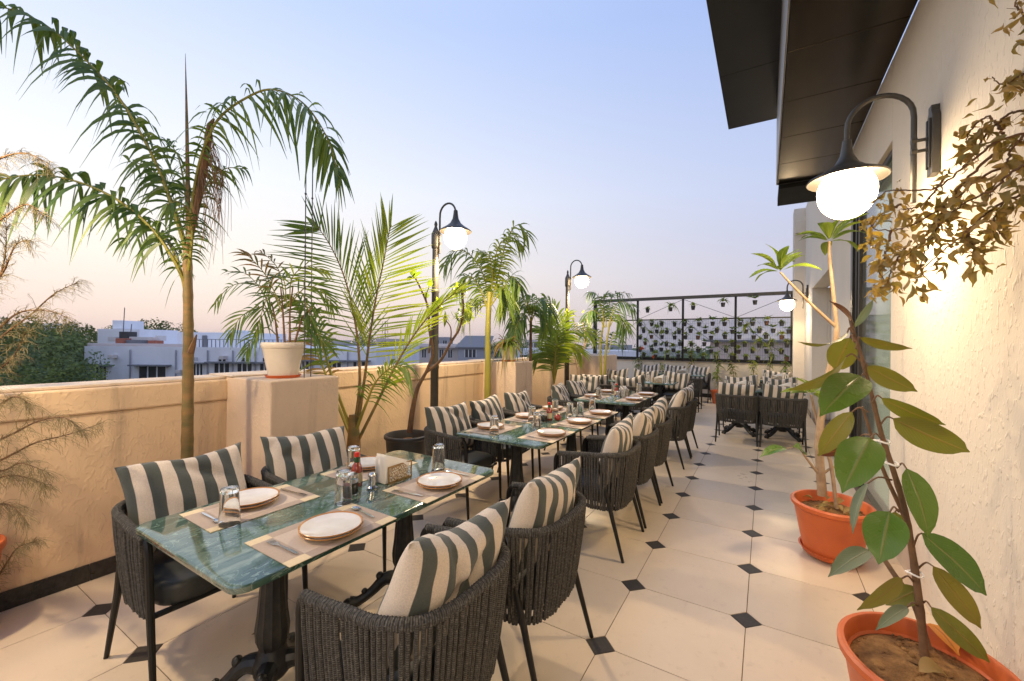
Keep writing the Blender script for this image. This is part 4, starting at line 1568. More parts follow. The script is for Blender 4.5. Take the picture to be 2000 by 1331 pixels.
# ---- tall feather palm, front left
bx = at(367, 668, X=-3.17)
t = thing('palm_tree', 'tall slender palm with long arching fronds and a bare green trunk, front left', 'palm tree', (bx.x, bx.y, 0))
D = at(367, 668, X=-3.17)
dd = (D.x * -math.sin(YAW) + D.y * math.cos(YAW))
b_ = MB()
tp = [V3((bx.x, bx.y, .30)), V3((bx.x + .005, bx.y, .9)), V3((bx.x - .002, bx.y + .003, 1.5)), at(366, 480, d=dd)]
b_.tube(resample(catmull(tp, 8), 40), [.036 - .012 * i / 39 + (.0025 if i % 4 == 0 else 0) for i in range(40)], 14)
b_.build('trunk', M['trunk'], t, off=off(t))
b_ = MB()
b_.tube(pp([(372, 690), (378, 672), (384, 654)], dd - .04), [.02, .014, .004], 6)
b_.build('leaf_stub', M['deadwood'], t, off=off(t))
pot_round(t, bx.x, bx.y, 0, .19, .36, M['terracotta'])
cup = V3((0, 0, 1))
F1 = [((366, 500), (345, 430), (318, 350), (285, 280), (235, 195), (170, 120), (90, 50), (5, 15), (-70, 25)), dd, 2.35, 76, .30, .031, .8]
F2 = [((368, 480), (378, 380), (395, 300), (425, 235), (475, 195), (530, 175), (590, 200), (635, 262), (662, 345)), dd, 2.5, 68, .29, .024, .8]
F3 = [((364, 560), (335, 500), (290, 440), (225, 388), (150, 355), (75, 342), (0, 352), (-60, 380)), dd, 2.3, 52, .27, .030, .85]
F4 = [((366, 500), (352, 440), (330, 380), (295, 330), (250, 315)), dd, 2.8, 24, .24, .022, .7]
F5 = [((368, 500), (385, 420), (405, 360), (440, 330), (480, 330)), dd, 2.95, 24, .24, .020, .8]
F6 = [((365, 585), (350, 520), (325, 470), (290, 445), (240, 470)), dd, 2.75, 24, .22, .022, .8]
F7 = [((366, 540), (375, 470), (370, 420), (350, 395), (325, 400)), dd, 2.4, 22, .22, .020, .8]
F8 = [((367, 500), (366, 420), (358, 350), (345, 300), (320, 270)), dd, 3.0, 26, .22, .020, .6]
for k, (pts, d0, d1, n, L, w, dr) in enumerate([F1, F2, F3, F4, F5, F6, F7, F8]):
    b_ = MB()
    pa = pp(pts, d0, d1)
    nr = toward(pa[3]) * .85 + V3((0, 0, .45))
    frond(b_, pa, n, L, w, nr, dr * 1.15, 72, 35, .20, k, .40, plume=1.1, stem=(.011, .0025), keep=.9)
    b_.build('frond', [M['palm'] if k in (1, 4) else M['palm_dark'], M['green_trunk']], t, off=off(t), smooth=False)
b_ = MB()
b_.tube(pp([(367, 500), (367, 380), (365, 250), (362, 105)], dd), [.013, .013, .009, .001], 6)
b_.build('spear_leaf', M['trunk'], t, off=off(t))
b_ = MB()
r = random.Random(6)
b_.tube(pp([(368, 480), (385, 400), (400, 320), (410, 245), (418, 232)], dd, dd - .05), [.016, .02, .022, .018, .006], 8)
for k in range(44):
    q = r.uniform(0, 1)
    a = V3(at(392 + 26 * q + r.uniform(-6, 6), 350 - 90 * q + r.uniform(-10, 20), d=dd - .05 + r.uniform(-.06, .06)))
    e = a + V3((r.uniform(-.02, .14), r.uniform(-.06, .08), -r.uniform(.25, .62)))
    m_ = a.lerp(e, .5) + V3((r.uniform(.0, .07), r.uniform(-.02, .05), .05))
    b_.tube(catmull([a, m_, e + V3((r.uniform(-.03, .03), 0, 0))], 4), [.0026, .0009], 3, cap=False)
b_.build('dry_flower_stalk', M['deadwood'], t, off=off(t))

# ---- two thin rods standing on the pier
for k, (px, lb) in enumerate([(594, 'left thin grey rod standing on the pier beside the cream pot'), (607, 'right thin grey rod standing on the pier beside the cream pot')]):
    base = at(px, 735, X=-3.02 - .05 * k)
    o = thing('thin_rod', lb, 'rod', (base.x, base.y, PT + .0205), group='rods on the pier')
    b_ = MB()
    b_.tube([V3((base.x, base.y, PT + .0205)), V3((base.x, base.y, 3.02))], .004, 6)
    for z in (1.9, 2.62, 2.22):
        b_.sphere((base.x, base.y, z), .009, 8, 6)
    b_.build('rod', M['cable'], o, off=off(o))

# ---- coconut-like palm behind the left cushions
bx = at(690, 800, X=-3.12)
t = thing('potted_palm', 'young palm with broad upright fan of bright fronds, behind the left cushions', 'palm plant', (bx.x, bx.y, 0))
dd = -bx.x * math.sin(YAW) + bx.y * math.cos(YAW)
pot_round(t, bx.x, bx.y, 0, .2, .40, M['dark_pot'])
b_ = MB()
b_.tube([V3((bx.x, bx.y, .36)), V3((bx.x + .01, bx.y, .55)), V3((bx.x + .01, bx.y, .68)), at(690, 810, d=dd)], [.05, .062, .05, .035], 12)
b_.build('stem_base', M['trunk'], t, off=off(t))
G = [((690, 850), (702, 760), (700, 680), (690, 610), (672, 540), (645, 480), (612, 432)), dd, dd + .05, 36, .68, .017, .10, 78, 26, .36, 'palm'
     ], [((696, 850), (712, 740), (722, 660), (735, 580), (750, 510), (760, 455), (765, 440)), dd, dd + .1, 40, .62, .017, .06, 82, 14, .36, 'palm_yel'
     ], [((700, 860), (740, 780), (775, 710), (812, 650), (850, 605), (898, 565)), dd, dd - .25, 26, .36, .016, .22, 32, 8, .30, 'palm_yel'
     ], [((686, 840), (660, 770), (640, 710), (622, 650), (605, 610), (585, 590), (540, 582)), dd, dd - .2, 18, .34, .026, .6, 50, 25, .42, 'palm'
     ], [((692, 850), (715, 790), (735, 745), (770, 715), (800, 720)), dd, dd - .35, 20, .30, .02, .7, 60, 25, .35, 'palm'
     ], [((684, 850), (655, 780), (620, 690), (600, 640), (575, 600)), dd + .1, dd + .3, 18, .34, .026, .5, 60, 25, .42, 'palm_dry']
for k, (pts, d0, d1, n, L, w, dr, a0, a1, bb, mt_) in enumerate(G):
    b_ = MB()
    pa = pp(pts, d0, d1)
    frond(b_, pa, n, L, w, toward(pa[-2]) + V3((0, 0, .12)), dr, a0, a1, bb, 20 + k, .10, stem=(.016, .003), keep=.97, pair={0: ((74, 45), (36, 14)), 1: ((34, 12), (78, 40))}.get(k))
    if k == 0:
        for q in ((560, 440), (600, 425), (625, 440), (575, 455)):
            p0 = pa[-1]
            e = at(*q, d=d1)
            leaf_strip(b_, p0 - (pa[-1] - pa[-2]) * .35, e - p0 + (pa[-1] - pa[-2]) * .35, (e - p0).length + .12, .05, .02, 5, random.Random(2), side=(e - p0).cross(toward(p0)))
    b_.build('frond', [M[mt_], M['trunk'] if k < 3 else M['green_trunk']], t, off=off(t), smooth=False)

# ---- cream pot with bamboo palm on the first pier
pc = at(553, 741, X=-3.18)
pc.z = PT + .0205
t = thing('potted_palm', 'bushy clump palm in a big cream pot on the nearest parapet pier', 'potted plant', tuple(pc))
pot_round(t, pc.x, pc.y, pc.z + .014, .150, .255, M['white_pot'], taper=.70, soil=.96)
b_ = MB()
b_.lathe([(.001, 0), (.112, 0), (.124, .016), (.126, .022), (.110, .010), (.001, .007)], 32, tuple(pc))
b_.build('saucer', M['terracotta'], t, off=off(t))
dd = -pc.x * math.sin(YAW) + pc.y * math.cos(YAW)
stems = [((543, 672), (537, 620), (530, 590)), ((556, 672), (552, 600), (548, 560)), ((566, 672), (566, 610), (572, 560)), ((575, 672), (590, 620), (610, 600))]
b_ = MB()
for s in stems:
    b_.tube(pp(s, dd), [.009, .006, .005], 7)
b_.build('cane', M['bark'], t, off=off(t))
H_ = [((543, 640), (515, 575), (480, 535), (440, 530)), ((550, 600), (520, 540), (490, 505), (470, 492)), ((550, 590), (500, 555), (450, 560), (415, 600)), ((545, 630), (510, 600), (470, 620), (450, 655)),
      ((566, 600), (570, 545), (600, 520), (640, 530)), ((570, 590), (600, 560), (630, 570), (650, 600)), ((556, 590), (545, 530), (520, 500), (500, 490)), ((560, 600), (585, 570), (600, 600), (610, 640)),
      ((550, 610), (530, 570), (515, 600), (500, 650)), ((566, 650), (600, 640), (620, 655), (640, 680)), ((545, 660), (520, 640), (495, 660), (480, 690)), ((560, 600), (555, 550), (540, 540), (520, 560))]
for k, pts in enumerate(H_):
    b_ = MB()
    pa = pp(pts, dd, dd + random.Random(k).uniform(-.12, .3))
    frond(b_, pa, 9, .18, .016, toward(pa[1]) * .9 + V3((0, 0, .5)), .35, 50, 12, .3, 40 + k, .25, stem=(.005, .002))
    b_.build('frond', [M[('palm', 'palm_dry', 'palm', 'palm_dark', 'palm_yel', 'palm', 'palm_dry', 'palm_dark', 'palm', 'palm_dark', 'palm_dark', 'palm')[k]], M['green_trunk']], t, off=off(t), smooth=False)

# ---- frangipani in a black planter by the first lamp post
pc = at(795, 860, X=-3.12)
t = thing('potted_tree', 'bare branched young tree in a round black planter beside the first lamp post', 'potted tree', (pc.x, pc.y, 0))
dd = -pc.x * math.sin(YAW) + pc.y * math.cos(YAW)
pot_round(t, pc.x, pc.y, 0, .22, .55, M['dark_pot'], taper=.8, lip=.03)
br = [[(800, 845, dd), (806, 800, dd), (815, 760, dd), (832, 728, dd)], [(832, 728, dd), (845, 690, dd), (838, 640, dd), (836, 600, dd), (815, 550, dd), (806, 540, dd)],
      [(832, 728, dd), (860, 705, dd), (880, 670, dd), (898, 640, dd), (905, 600, dd), (900, 560, dd)], [(838, 690, dd), (842, 650, dd), (850, 620, dd + .1), (862, 590, dd + .1)], [(880, 670, dd), (880, 640, dd), (865, 620, dd)], [(836, 610, dd), (832, 580, dd - .1), (838, 560, dd - .1)]]
b_ = MB()
for k, q in enumerate(br):
    rr0 = (.030, .016, .016, .010, .008, .008)[k]
    P = catmull([at(a, b2, d=c_) for a, b2, c_ in q], 6)
    b_.tube(P, [rr0 * (1 - .45 * i / (len(P) - 1)) for i in range(len(P))], 9)
b_.build('trunk', M['bark'], t, off=off(t))


def broad_leaf(base, tip, w, nrm, sag=.1, cup=.25, tiplen=.12, n=9, ovate=1.0):
    """broad leaf with raised margins; returns MB in world coordinates"""
    b2 = MB()
    base, tip = V3(base), V3(tip)
    ax = tip - base
    L = ax.length
    ax.normalize()
    nrm = V3(nrm)
    nrm = (nrm - ax * nrm.dot(ax)).normalized()
    sd = ax.cross(nrm)
    cols = [-1, -.55, 0, .55, 1]
    vs, uv = [], []
    for i in range(n + 1):
        s = i / n
        wv = w * .5 * (math.sin(PI * min(1, s ** (.80 * ovate) * 1.0)) ** .72 if 0 < s < 1 else 0)
        if s > 1 - tiplen:
            wv = min(wv, w * .12 * (1 - s) / tiplen + .0006)
        wv = max(wv, .0012)
        c = base + ax * L * s + nrm * (L * sag * (math.sin(PI * s) - .3 * s))
        for u in cols:
            vs.append(c + sd * wv * u + nrm * (cup * wv * abs(u) ** 1.3 + .012 * w * math.sin(s * 17 + u * 2)))
            uv.append((u, s))
    m_ = len(cols)
    b2.add(vs, [(i * m_ + k, i * m_ + k + 1, (i + 1) * m_ + k + 1, (i + 1) * m_ + k) for i in range(n) for k in range(m_ - 1)], uv)
    return b2


def leaf_part(t, base, tip, w, nrm, m_, **k):
    b2 = broad_leaf(base, tip, w, nrm, **k)
    return b2.build('leaf', m_, t, off=off(t), ang=180)


for k, (a, b2, w) in enumerate([((806, 540), (808, 522), .06), ((805, 541), (825, 530), .04), ((805, 541), (792, 548), .04), ((838, 560), (842, 545), .06), ((836, 582), (830, 570), .05)]):
    p = at(*a, d=dd)
    leaf_part(t, p, at(*b2, d=dd - .03), w, toward(p), M['plumeria'])
lf = [broad_leaf((0, 0, 0), (0, .16, -.02), .035, (0, 0, 1), sag=-.12).mesh('leaf', M['palm_yel'], ang=180)]
rr = random.Random(3)
for c_, n in (((902, 600), 12), ((897, 560), 9), ((875, 615), 8), ((920, 600), 9), ((862, 590), 6)):
    for k in range(n):
        inst('leaf', lf[0], t, at(c_[0] + rr.uniform(-12, 12), c_[1] + rr.uniform(-12, 14), d=dd + rr.uniform(-.15, .15)) - t.location, (rr.uniform(-1.2, -.1), 0, rr.uniform(0, 6.3)), rr.uniform(.6, 1.1))

# ---- palm with yellow-green cane between first post and second pier
bx = at(953, 700, X=-3.30)
t = thing('palm_tree', 'palm with a yellow-green cane rising past the first lamp, before the second pier', 'palm tree', (bx.x, bx.y, 0))
dd = -bx.x * math.sin(YAW) + bx.y * math.cos(YAW)
pot_round(t, bx.x, bx.y, 0, .17, .34, M['dark_pot'])
b_ = MB()
P = resample(catmull([V3((bx.x, bx.y, .3)), V3((bx.x, bx.y, 1.2)), at(953, 640, d=dd), at(957, 560, d=dd)], 8), 30)
b_.tube(P, [.05 - .018 * i / 29 + (.003 if i % 4 == 0 else 0) for i in range(30)], 12)
b_.build('trunk', M['green_trunk'], t, off=off(t))
K = [((957, 600), (975, 530), (990, 470), (1010, 440), (1032, 462)), ((955, 600), (945, 540), (920, 500), (890, 490), (868, 520)), ((957, 590), (965, 520), (975, 480), (1000, 460), (1020, 480)), ((955, 610), (935, 560), (915, 540), (890, 560)),
     ((957, 590), (962, 540), (955, 500), (935, 490)), ((957, 600), (985, 560), (1000, 540), (1015, 560)), ((955, 620), (945, 590), (920, 590), (900, 620)), ((957, 600), (970, 560), (985, 570), (990, 600))]
for k, pts in enumerate(K):
    b_ = MB()
    pa = pp(pts, dd, dd + random.Random(k + 9).uniform(-.5, .4))
    frond(b_, pa, 26, .36, .032, toward(pa[2]) * .6 + V3((0, 0, .8)), .75, 65, 30, .22, 60 + k, .3, plume=.5, stem=(.014, .003))
    b_.build('frond', [M['palm' if k % 2 else 'palm_yel'], M['green_trunk']], t, off=off(t), smooth=False)

# ---- cream pot with drooping plant on the second pier
pc = at(993, 707, X=-3.26)
pc.z = PT + .0205
t = thing('potted_palm', 'drooping yellowing plant in a cream pot on the second parapet pier', 'potted plant', tuple(pc))
pot_round(t, pc.x, pc.y, pc.z + .016, .125, .22, M['white_pot'], taper=.72, soil=.96)
b_ = MB()
b_.lathe([(.001, 0), (.098, 0), (.108, .014), (.11, .02), (.095, .011), (.001, .007)], 32, tuple(pc))
b_.build('saucer', M['terracotta'], t, off=off(t))
r = random.Random(77)
for g in range(6):
    b_ = MB()
    for k in range(16):
        a, e = r.uniform(0, 2 * PI), r.uniform(.5, 1.35)
        dr = V3((math.cos(a) * math.cos(e), math.sin(a) * math.cos(e), math.sin(e)))
        leaf_strip(b_, pc + V3((r.uniform(-.05, .05), r.uniform(-.05, .05), .22)), dr, r.uniform(.35, .62), .032, r.uniform(.6, 1.3), 7, r)
    b_.build('leaf_cluster', M[('palm_yel', 'palm_dry', 'palm', 'palm_yel', 'palm_dry', 'palm_yel')[g]], t, off=off(t), smooth=False)

# ---- thin trunk palm past the second pier
bx = at(1036, 700, X=-3.28)
t = thing('palm_tree', 'thin dark trunked palm just past the second pier with a drooping crown', 'palm tree', (bx.x, bx.y, 0))
dd = -bx.x * math.sin(YAW) + bx.y * math.cos(YAW)
pot_round(t, bx.x, bx.y, 0, .17, .34, M['dark_pot'])
b_ = MB()
P = resample([V3((bx.x, bx.y, .3)), at(1036, 700, d=dd), at(1037, 620, d=dd)], 24)
b_.tube(P, [.028 - .008 * i / 23 + (.003 if i % 3 == 0 else 0) for i in range(24)], 9)
b_.build('trunk', M['bark'], t, off=off(t))
for k, pts in enumerate([((1037, 630), (1030, 595), (1010, 580), (985, 600)), ((1037, 630), (1045, 595), (1060, 585), (1078, 610)), ((1037, 630), (1030, 600), (1015, 600), (1000, 640)), ((1037, 630), (1040, 600), (1040, 582), (1030, 575)), ((1037, 630), (1050, 605), (1065, 615), (1070, 645)), ((1037, 635), (1025, 615), (1012, 630), (1005, 655))]):
    b_ = MB()
    pa = pp(pts, dd, dd + random.Random(k + 3).uniform(-.5, .4))
    frond(b_, pa, 20, .34, .034, toward(pa[1]) * .5 + V3((0, 0, .9)), .9, 65, 30, .2, 80 + k, .3, plume=.4, stem=(.011, .003))
    b_.build('frond', [M['palm_dark' if k % 2 else 'palm'], M['green_trunk']], t, off=off(t), smooth=False)

# ---- bright young palm before the second lamp post
bx = at(1082, 745, X=-3.2)
t = thing('potted_palm', 'bright green young palm with arching fronds in front of the far lamp post', 'palm plant', (bx.x, bx.y, 0))
dd = -bx.x * math.sin(YAW) + bx.y * math.cos(YAW)
pot_round(t, bx.x, bx.y, 0, .2, .36, M['terracotta'])
b_ = MB()
b_.tube([V3((bx.x, bx.y, .32)), V3((bx.x, bx.y, .5)), V3((bx.x, bx.y, .66))], [.05, .055, .03], 10)
b_.build('stem_base', M['green_trunk'], t, off=off(t))
for k, pts in enumerate([((1082, 750), (1085, 690), (1090, 640), (1080, 600), (1062, 580)), ((1082, 750), (1090, 690), (1108, 650), (1140, 645), (1158, 655)), ((1082, 750), (1078, 690), (1065, 650), (1045, 640)), ((1082, 750), (1085, 700), (1100, 670), (1120, 675), (1135, 690)),
                         ((1082, 750), (1075, 710), (1060, 690), (1045, 700)), ((1082, 750), (1082, 690), (1075, 640), (1072, 610)), ((1082, 750), (1092, 700), (1100, 640), (1110, 610))]):
    b_ = MB()
    pa = pp(pts, dd, dd + random.Random(k + 31).uniform(-.5, .35))
    frond(b_, pa, 28, .42, .028, toward(pa[2]) * .8 + V3((0, 0, .5)), .4, 62, 22, .28, 100 + k, .2, stem=(.014, .003))
    b_.build('frond', [M['palm_yel' if k in (1, 3, 6) else 'palm'], M['green_trunk']], t, off=off(t), smooth=False)

# ---- bare forked shrub and twin stem palm at the third pier
bx = at(1127, 745, X=-3.25)
t = thing('potted_shrub', 'leafless forked shrub between the far lamp post and the third pier', 'shrub', (bx.x, bx.y, 0))
dd = -bx.x * math.sin(YAW) + bx.y * math.cos(YAW)
pot_round(t, bx.x, bx.y, 0, .16, .34, M['terracotta'])
b_ = MB()
for q in ([(1128, 755), (1128, 720), (1120, 690), (1112, 660)], [(1128, 718), (1138, 690), (1142, 655), (1138, 630)], [(1120, 692), (1126, 660), (1124, 630)], [(1138, 690), (1148, 660)]):
    P = catmull(pp(q, dd), 5)
    b_.tube(P, [.016, .006], 7)
b_.build('trunk', M['palebark'], t, off=off(t))
r = random.Random(12)
for k in range(14):
    inst('leaf', lf[0], t, at(r.choice((1112, 1138, 1124)) + r.uniform(-8, 8), r.uniform(600, 650), d=dd + r.uniform(-.1, .1)) - t.location, (r.uniform(-.8, .5), 0, r.uniform(0, 6.3)), r.uniform(.7, 1.2))

bx = at(1178, 740, Y=8.6)
t = thing('palm_tree', 'palm with twin stems beside the left end of the trellis, before the third pier', 'palm tree', (bx.x, bx.y, 0))
dd = -bx.x * math.sin(YAW) + bx.y * math.cos(YAW)
pot_round(t, bx.x, bx.y, 0, .2, .36, M['dark_pot'])
b_ = MB()
for q in ([(1174, 742), (1172, 680), (1180, 620)], [(1180, 742), (1184, 680), (1192, 620)]):
    P = [V3((bx.x + (q[0][0] - 1177) * .01, bx.y, .3))] + pp(q, dd)
    P = resample(P, 20)
    b_.tube(P, [.03, .018], 8)
b_.build('trunk', M['green_trunk'], t, off=off(t))
for k, pts in enumerate([((1180, 640), (1175, 600), (1165, 575), (1150, 570)), ((1182, 640), (1190, 595), (1205, 572), (1230, 575)), ((1190, 640), (1200, 600), (1215, 590), (1240, 600)), ((1185, 640), (1180, 600), (1178, 580), (1190, 572)), ((1180, 640), (1165, 610), (1150, 610), (1145, 630)),
                         ((1190, 640), (1205, 615), (1215, 625), (1225, 645)), ((1175, 690), (1165, 650), (1150, 640), (1140, 655)), ((1188, 690), (1198, 655), (1210, 650), (1218, 670))]):
    b_ = MB()
    pa = pp(pts, dd, dd + random.Random(k + 55).uniform(-.5, .4))
    frond(b_, pa, 20, .36, .034, toward(pa[1]) * .6 + V3((0, 0, .8)), .8, 62, 30, .2, 120 + k, .3, plume=.4, stem=(.011, .003))
    b_.build('frond', [M['palm_dark'], M['green_trunk']], t, off=off(t), smooth=False)

# ---- feathery shrub at the left edge, in an orange pot
bx = V3((-3.36, .285, 0))
t = thing('feathery_shrub', 'wispy feathery shrub in an orange pot at the left edge of the view', 'shrub', tuple(bx))
pot_round(t, bx.x, bx.y, 0, .19, .47, M['terracotta'])
r = random.Random(19)
b_ = MB()
b_.tube(catmull([bx + V3((0, 0, .4)), bx + V3((.01, .01, .9)), bx + V3((0, .02, 1.5)), bx + V3((.02, 0, 2.3))], 6), [.022, .006], 8)
b_.build('trunk', M['bark'], t, off=off(t))
br = [[(-60, 720), (0, 660), (60, 615), (105, 575), (155, 550)], [(-60, 700), (0, 640), (40, 610), (95, 608), (130, 620)], [(-60, 930), (20, 890), (70, 865), (130, 850), (195, 828)], [(-50, 880), (20, 850), (70, 825), (120, 815), (150, 830)],
      [(-40, 1180), (10, 1105), (35, 1070), (72, 1058)], [(-60, 470), (0, 430), (50, 400), (85, 420)], [(-60, 350), (0, 310), (50, 300), (95, 320)], [(-50, 560), (0, 540), (30, 480), (60, 470)], [(-50, 960), (10, 930), (60, 935), (90, 950)],
      [(-50, 820), (0, 790), (30, 775), (60, 790)], [(-60, 620), (-10, 560), (10, 500), (12, 430)], [(-60, 900), (0, 920), (40, 905), (85, 920)], [(-60, 760), (0, 720), (30, 690), (50, 650)], [(-50, 1000), (0, 985), (25, 990), (45, 1010)]]
for k, q in enumerate(br):
    d0 = 2.0 + r.uniform(-.1, .15)
    pa = pp(q, d0 + .1, d0 - .15)
    P = resample(catmull(pa, 8), 36)
    b_ = MB()
    b_.tube(P, [.007, .0012], 5, mi=1)
    for i in range(2, 36):
        for s in range(2 if i < 30 else 3):
            tg = (P[min(35, i + 1)] - P[i - 1]).normalized()
            dr = (tg * 1.3 + V3((r.uniform(-1, 1), r.uniform(-1, 1), r.uniform(-.9, .8))) * .75).normalized()
            L = r.uniform(.05, .15) * (1.1 - .4 * i / 35)
            e = P[i] + dr * L + V3((0, 0, -.25 * L))
            tw = [P[i], P[i].lerp(e, .5) + V3((0, 0, .12 * L)), e]
            b_.tube(tw, [.0013, .0005], 3, cap=False)
            for j in range(9):
                f = r.uniform(.15, 1)
                a = P[i].lerp(e, f)
                d2 = (dr + V3((r.uniform(-1, 1), r.uniform(-1, 1), r.uniform(-1, .6))) * .8)
                leaf_strip(b_, a, d2, r.uniform(.018, .042), .0014, .3, 2, r, tip=.4)
    b_.build('branch', [M['feather'], M['deadwood']], t, off=off(t), smooth=False)

# ---- rubber plant in the orange pot, front right
PC = V3((.49, 2.0, 0))
t = thing('rubber_plant', 'leaning rubber plant with big glossy leaves in the orange pot nearest the camera', 'potted plant', tuple(PC))
pot_round(t, PC.x, PC.y, 0, .245, .40, M['terracotta'], sx=.98, sy=1.12, soil=.93, taper=.72, lip=.03)
SD = 1.56
stem = [(1806, 1282, 1.53), (1798, 1200, 1.54), (1785, 1100, 1.56), (1768, 1000, SD), (1745, 920, SD), (1722, 850, 1.57), (1702, 770, 1.58), (1685, 705, 1.59), (1668, 650, 1.6), (1660, 622, 1.6)]
P = resample(catmull([at(*q[:2], d=q[2]) for q in stem], 6), 50)
b_ = MB()
b_.tube(P, [.0135 - .0085 * i / 49 + (.0014 if i % 6 == 0 else 0) for i in range(50)], 12)
b_.build('stem', M['bark'], t, off=off(t))
b_ = MB()
b_.tube(catmull([at(1815, 1270, d=1.55), at(1785, 1180, d=1.62), at(1745, 1120, d=1.7), at(1715, 1075, d=1.76)], 5), [.011, .009], 9)
b_.build('stem', M['bark'], t, off=off(t))
b_ = MB()
b_.tube(catmull([at(1768, 1010, d=SD + .02), at(1730, 930, d=SD + .03), at(1705, 860, d=SD + .03), at(1684, 795, d=SD + .03)], 5), [.008, .004], 8)
b_.build('stem', M['bark'], t, off=off(t))
for q in ((1786, 1120, 1.55), (1738, 905, 1.55), (1722, 862, 1.56)):
    c_ = at(*q[:2], d=q[2])
    b_ = MB()
    b_.tube([c_ + V3((.024 * math.cos(a), .024 * math.sin(a), .004 * math.sin(2 * a))) for a in [2 * PI * k / 14 for k in range(15)]], .0035, 5)
    b_.build('string_tie', M['paper'], t, off=off(t))
# base, tip, width(m), depth base, depth tip, material, facing tweak, petiole root
RL_ = [
    ((1665, 632), (1622, 588), .034, 1.60, 1.52, 'rubber_red', (0, 0, .5), (1662, 640)),
    ((1668, 640), (1706, 585), .030, 1.60, 1.60, 'pale_leaf', (.4, 0, .2), (1664, 640)),
    ((1655, 650), (1560, 672), .045, 1.58, 1.40, 'rubber_under', (0, 0, -1.2), (1664, 650)),
    ((1680, 660), (1782, 682), .050, 1.60, 1.50, 'rubber_under', (0, 0, -.9), (1672, 682)),
    ((1660, 660), (1630, 725), .115, 1.62, 1.72, 'rubber_under', (0, 0, .2), (1668, 668)),
    ((1652, 698), (1542, 765), .075, 1.58, 1.40, 'rubber_under', (0, 0, -.5), (1680, 705)),
    ((1694, 716), (1792, 766), .085, 1.57, 1.50, 'rubber_under', (0, 0, -.4), (1686, 722)),
    ((1682, 735), (1602, 812), .135, 1.50, 1.38, 'rubber', (0, 0, .4), (1695, 745)),
    ((1722, 778), (1848, 832), .075, 1.56, 1.48, 'rubber_under', (0, 0, -.6), (1702, 788)),
    ((1744, 818), (1896, 885), .115, 1.52, 1.46, 'rubber_under', (0, 0, -.25), (1718, 832)),
    ((1664, 805), (1598, 892), .090, 1.62, 1.68, 'rubber_under', (0, 0, .1), (1697, 806)),
    ((1672, 866), (1596, 890), .050, 1.66, 1.74, 'rubber_red', (0, 0, -.6), (1700, 850)),
    ((1700, 856), (1645, 962), .150, 1.46, 1.36, 'rubber', (0, 0, .4), (1722, 858)),
    ((1770, 915), (1815, 1052), .105, 1.50, 1.44, 'rubber', (.5, 0, .35), (1752, 914)),
    ((1694, 945), (1664, 1042), .045, 1.56, 1.50, 'pale_leaf', (-.8, 0, .2), (1742, 938)),
    ((1738, 1000), (1716, 1102), .130, 1.42, 1.34, 'rubber', (0, 0, .45), (1755, 1000)),
    ((1748, 1000), (1752, 1050), .09, 1.6, 1.62, 'rubber_under', (0, 0, .1), (1764, 1010)),
    ((1800, 1042), (1930, 1165), .115, 1.46, 1.40, 'rubber', (.2, 0, .5), (1782, 1075)),
    ((1696, 1075), (1618, 1126), .080, 1.62, 1.55, 'pale_leaf', (0, 0, .5), (1740, 1060)),
    ((1822, 1106), (1918, 1230), .080, 1.48, 1.42, 'rubber_under', (.3, 0, -.1), (1792, 1112)),
    ((1762, 1130), (1676, 1192), .060, 1.50, 1.42, 'rubber_under', (0, 0, -.3), (1788, 1142)),
    ((1795, 1152), (1730, 1182), .080, 1.58, 1.60, 'rubber_under', (0, 0, .2), (1795, 1150)),
    ((1818, 1186), (1935, 1296), .080, 1.48, 1.40, 'rubber_under', (.2, 0, -.1), (1798, 1182)),
    ((1772, 1186), (1711, 1230), .044, 1.44, 1.38, 'pale_leaf', (0, 0, .4), (1796, 1188)),
]
for k, (a, e, w, d0, d1, m_, tw, pr) in enumerate(RL_):
    A, E_ = at(*a, d=d0), at(*e, d=d1)
    nr = toward(A) + V3(tw) * 1.0
    leaf_part(t, A, E_, w * (.90 if k % 2 else .84), nr, M[m_], sag=.07, cup=.22 if m_ != 'pale_leaf' else .5, tiplen=.10, n=12)
    b_ = MB()
    S0 = at(*pr, d=SD + .01)
    b_.tube(catmull([S0, S0.lerp(A, .55) + V3((0, 0, .018)), A], 4), [.0036, .0026], 6)
    b_.build('petiole', M['rubber_red'] if False else M['bark'], t, off=off(t))
leaf_part(t, at(1818, 1218, z=.40), at(1874, 1280, z=.385), .065, V3((0, 0, 1)), M['orange_leaf'], sag=.08)
o = leaf_part(t, at(1795, 1312, z=.385), at(1850, 1318, z=.395), .06, V3((0, -.2, 1)), M['dryleaf'], sag=.25, cup=.6)
o.name = 'fallen_leaf'

# ---- frangipani in the second orange pot
PC = V3((.41, 3.72, 0))
t = thing('frangipani', 'spindly plant with leaf rosettes on bare stems in the second orange pot', 'potted plant', tuple(PC))
pot_round(t, PC.x, PC.y, .02, .235, .36, M['terracotta'], saucer=.80, sx=1, sy=1.12, soil=.9, taper=.72, lip=.03)
dd = 3.02
ST = [[(1606, 968), (1601, 900), (1600, 850), (1612, 760), (1630, 680), (1634, 640)], [(1634, 640), (1626, 560), (1620, 500), (1620, 472)], [(1634, 640), (1590, 600), (1550, 560), (1524, 532)], [(1602, 930), (1582, 905), (1568, 886)], [(1602, 930), (1618, 918), (1640, 905), (1650, 880)]]
for k, q in enumerate(ST):
    b_ = MB()
    P = catmull(pp(q, dd), 6)
    b_.tube(P, [(.030, .014, .012, .011, .010)[k] * (1 - .45 * i / (len(P) - 1)) for i in range(len(P))], 10)
    b_.build('stem', M['palebark'], t, off=off(t))


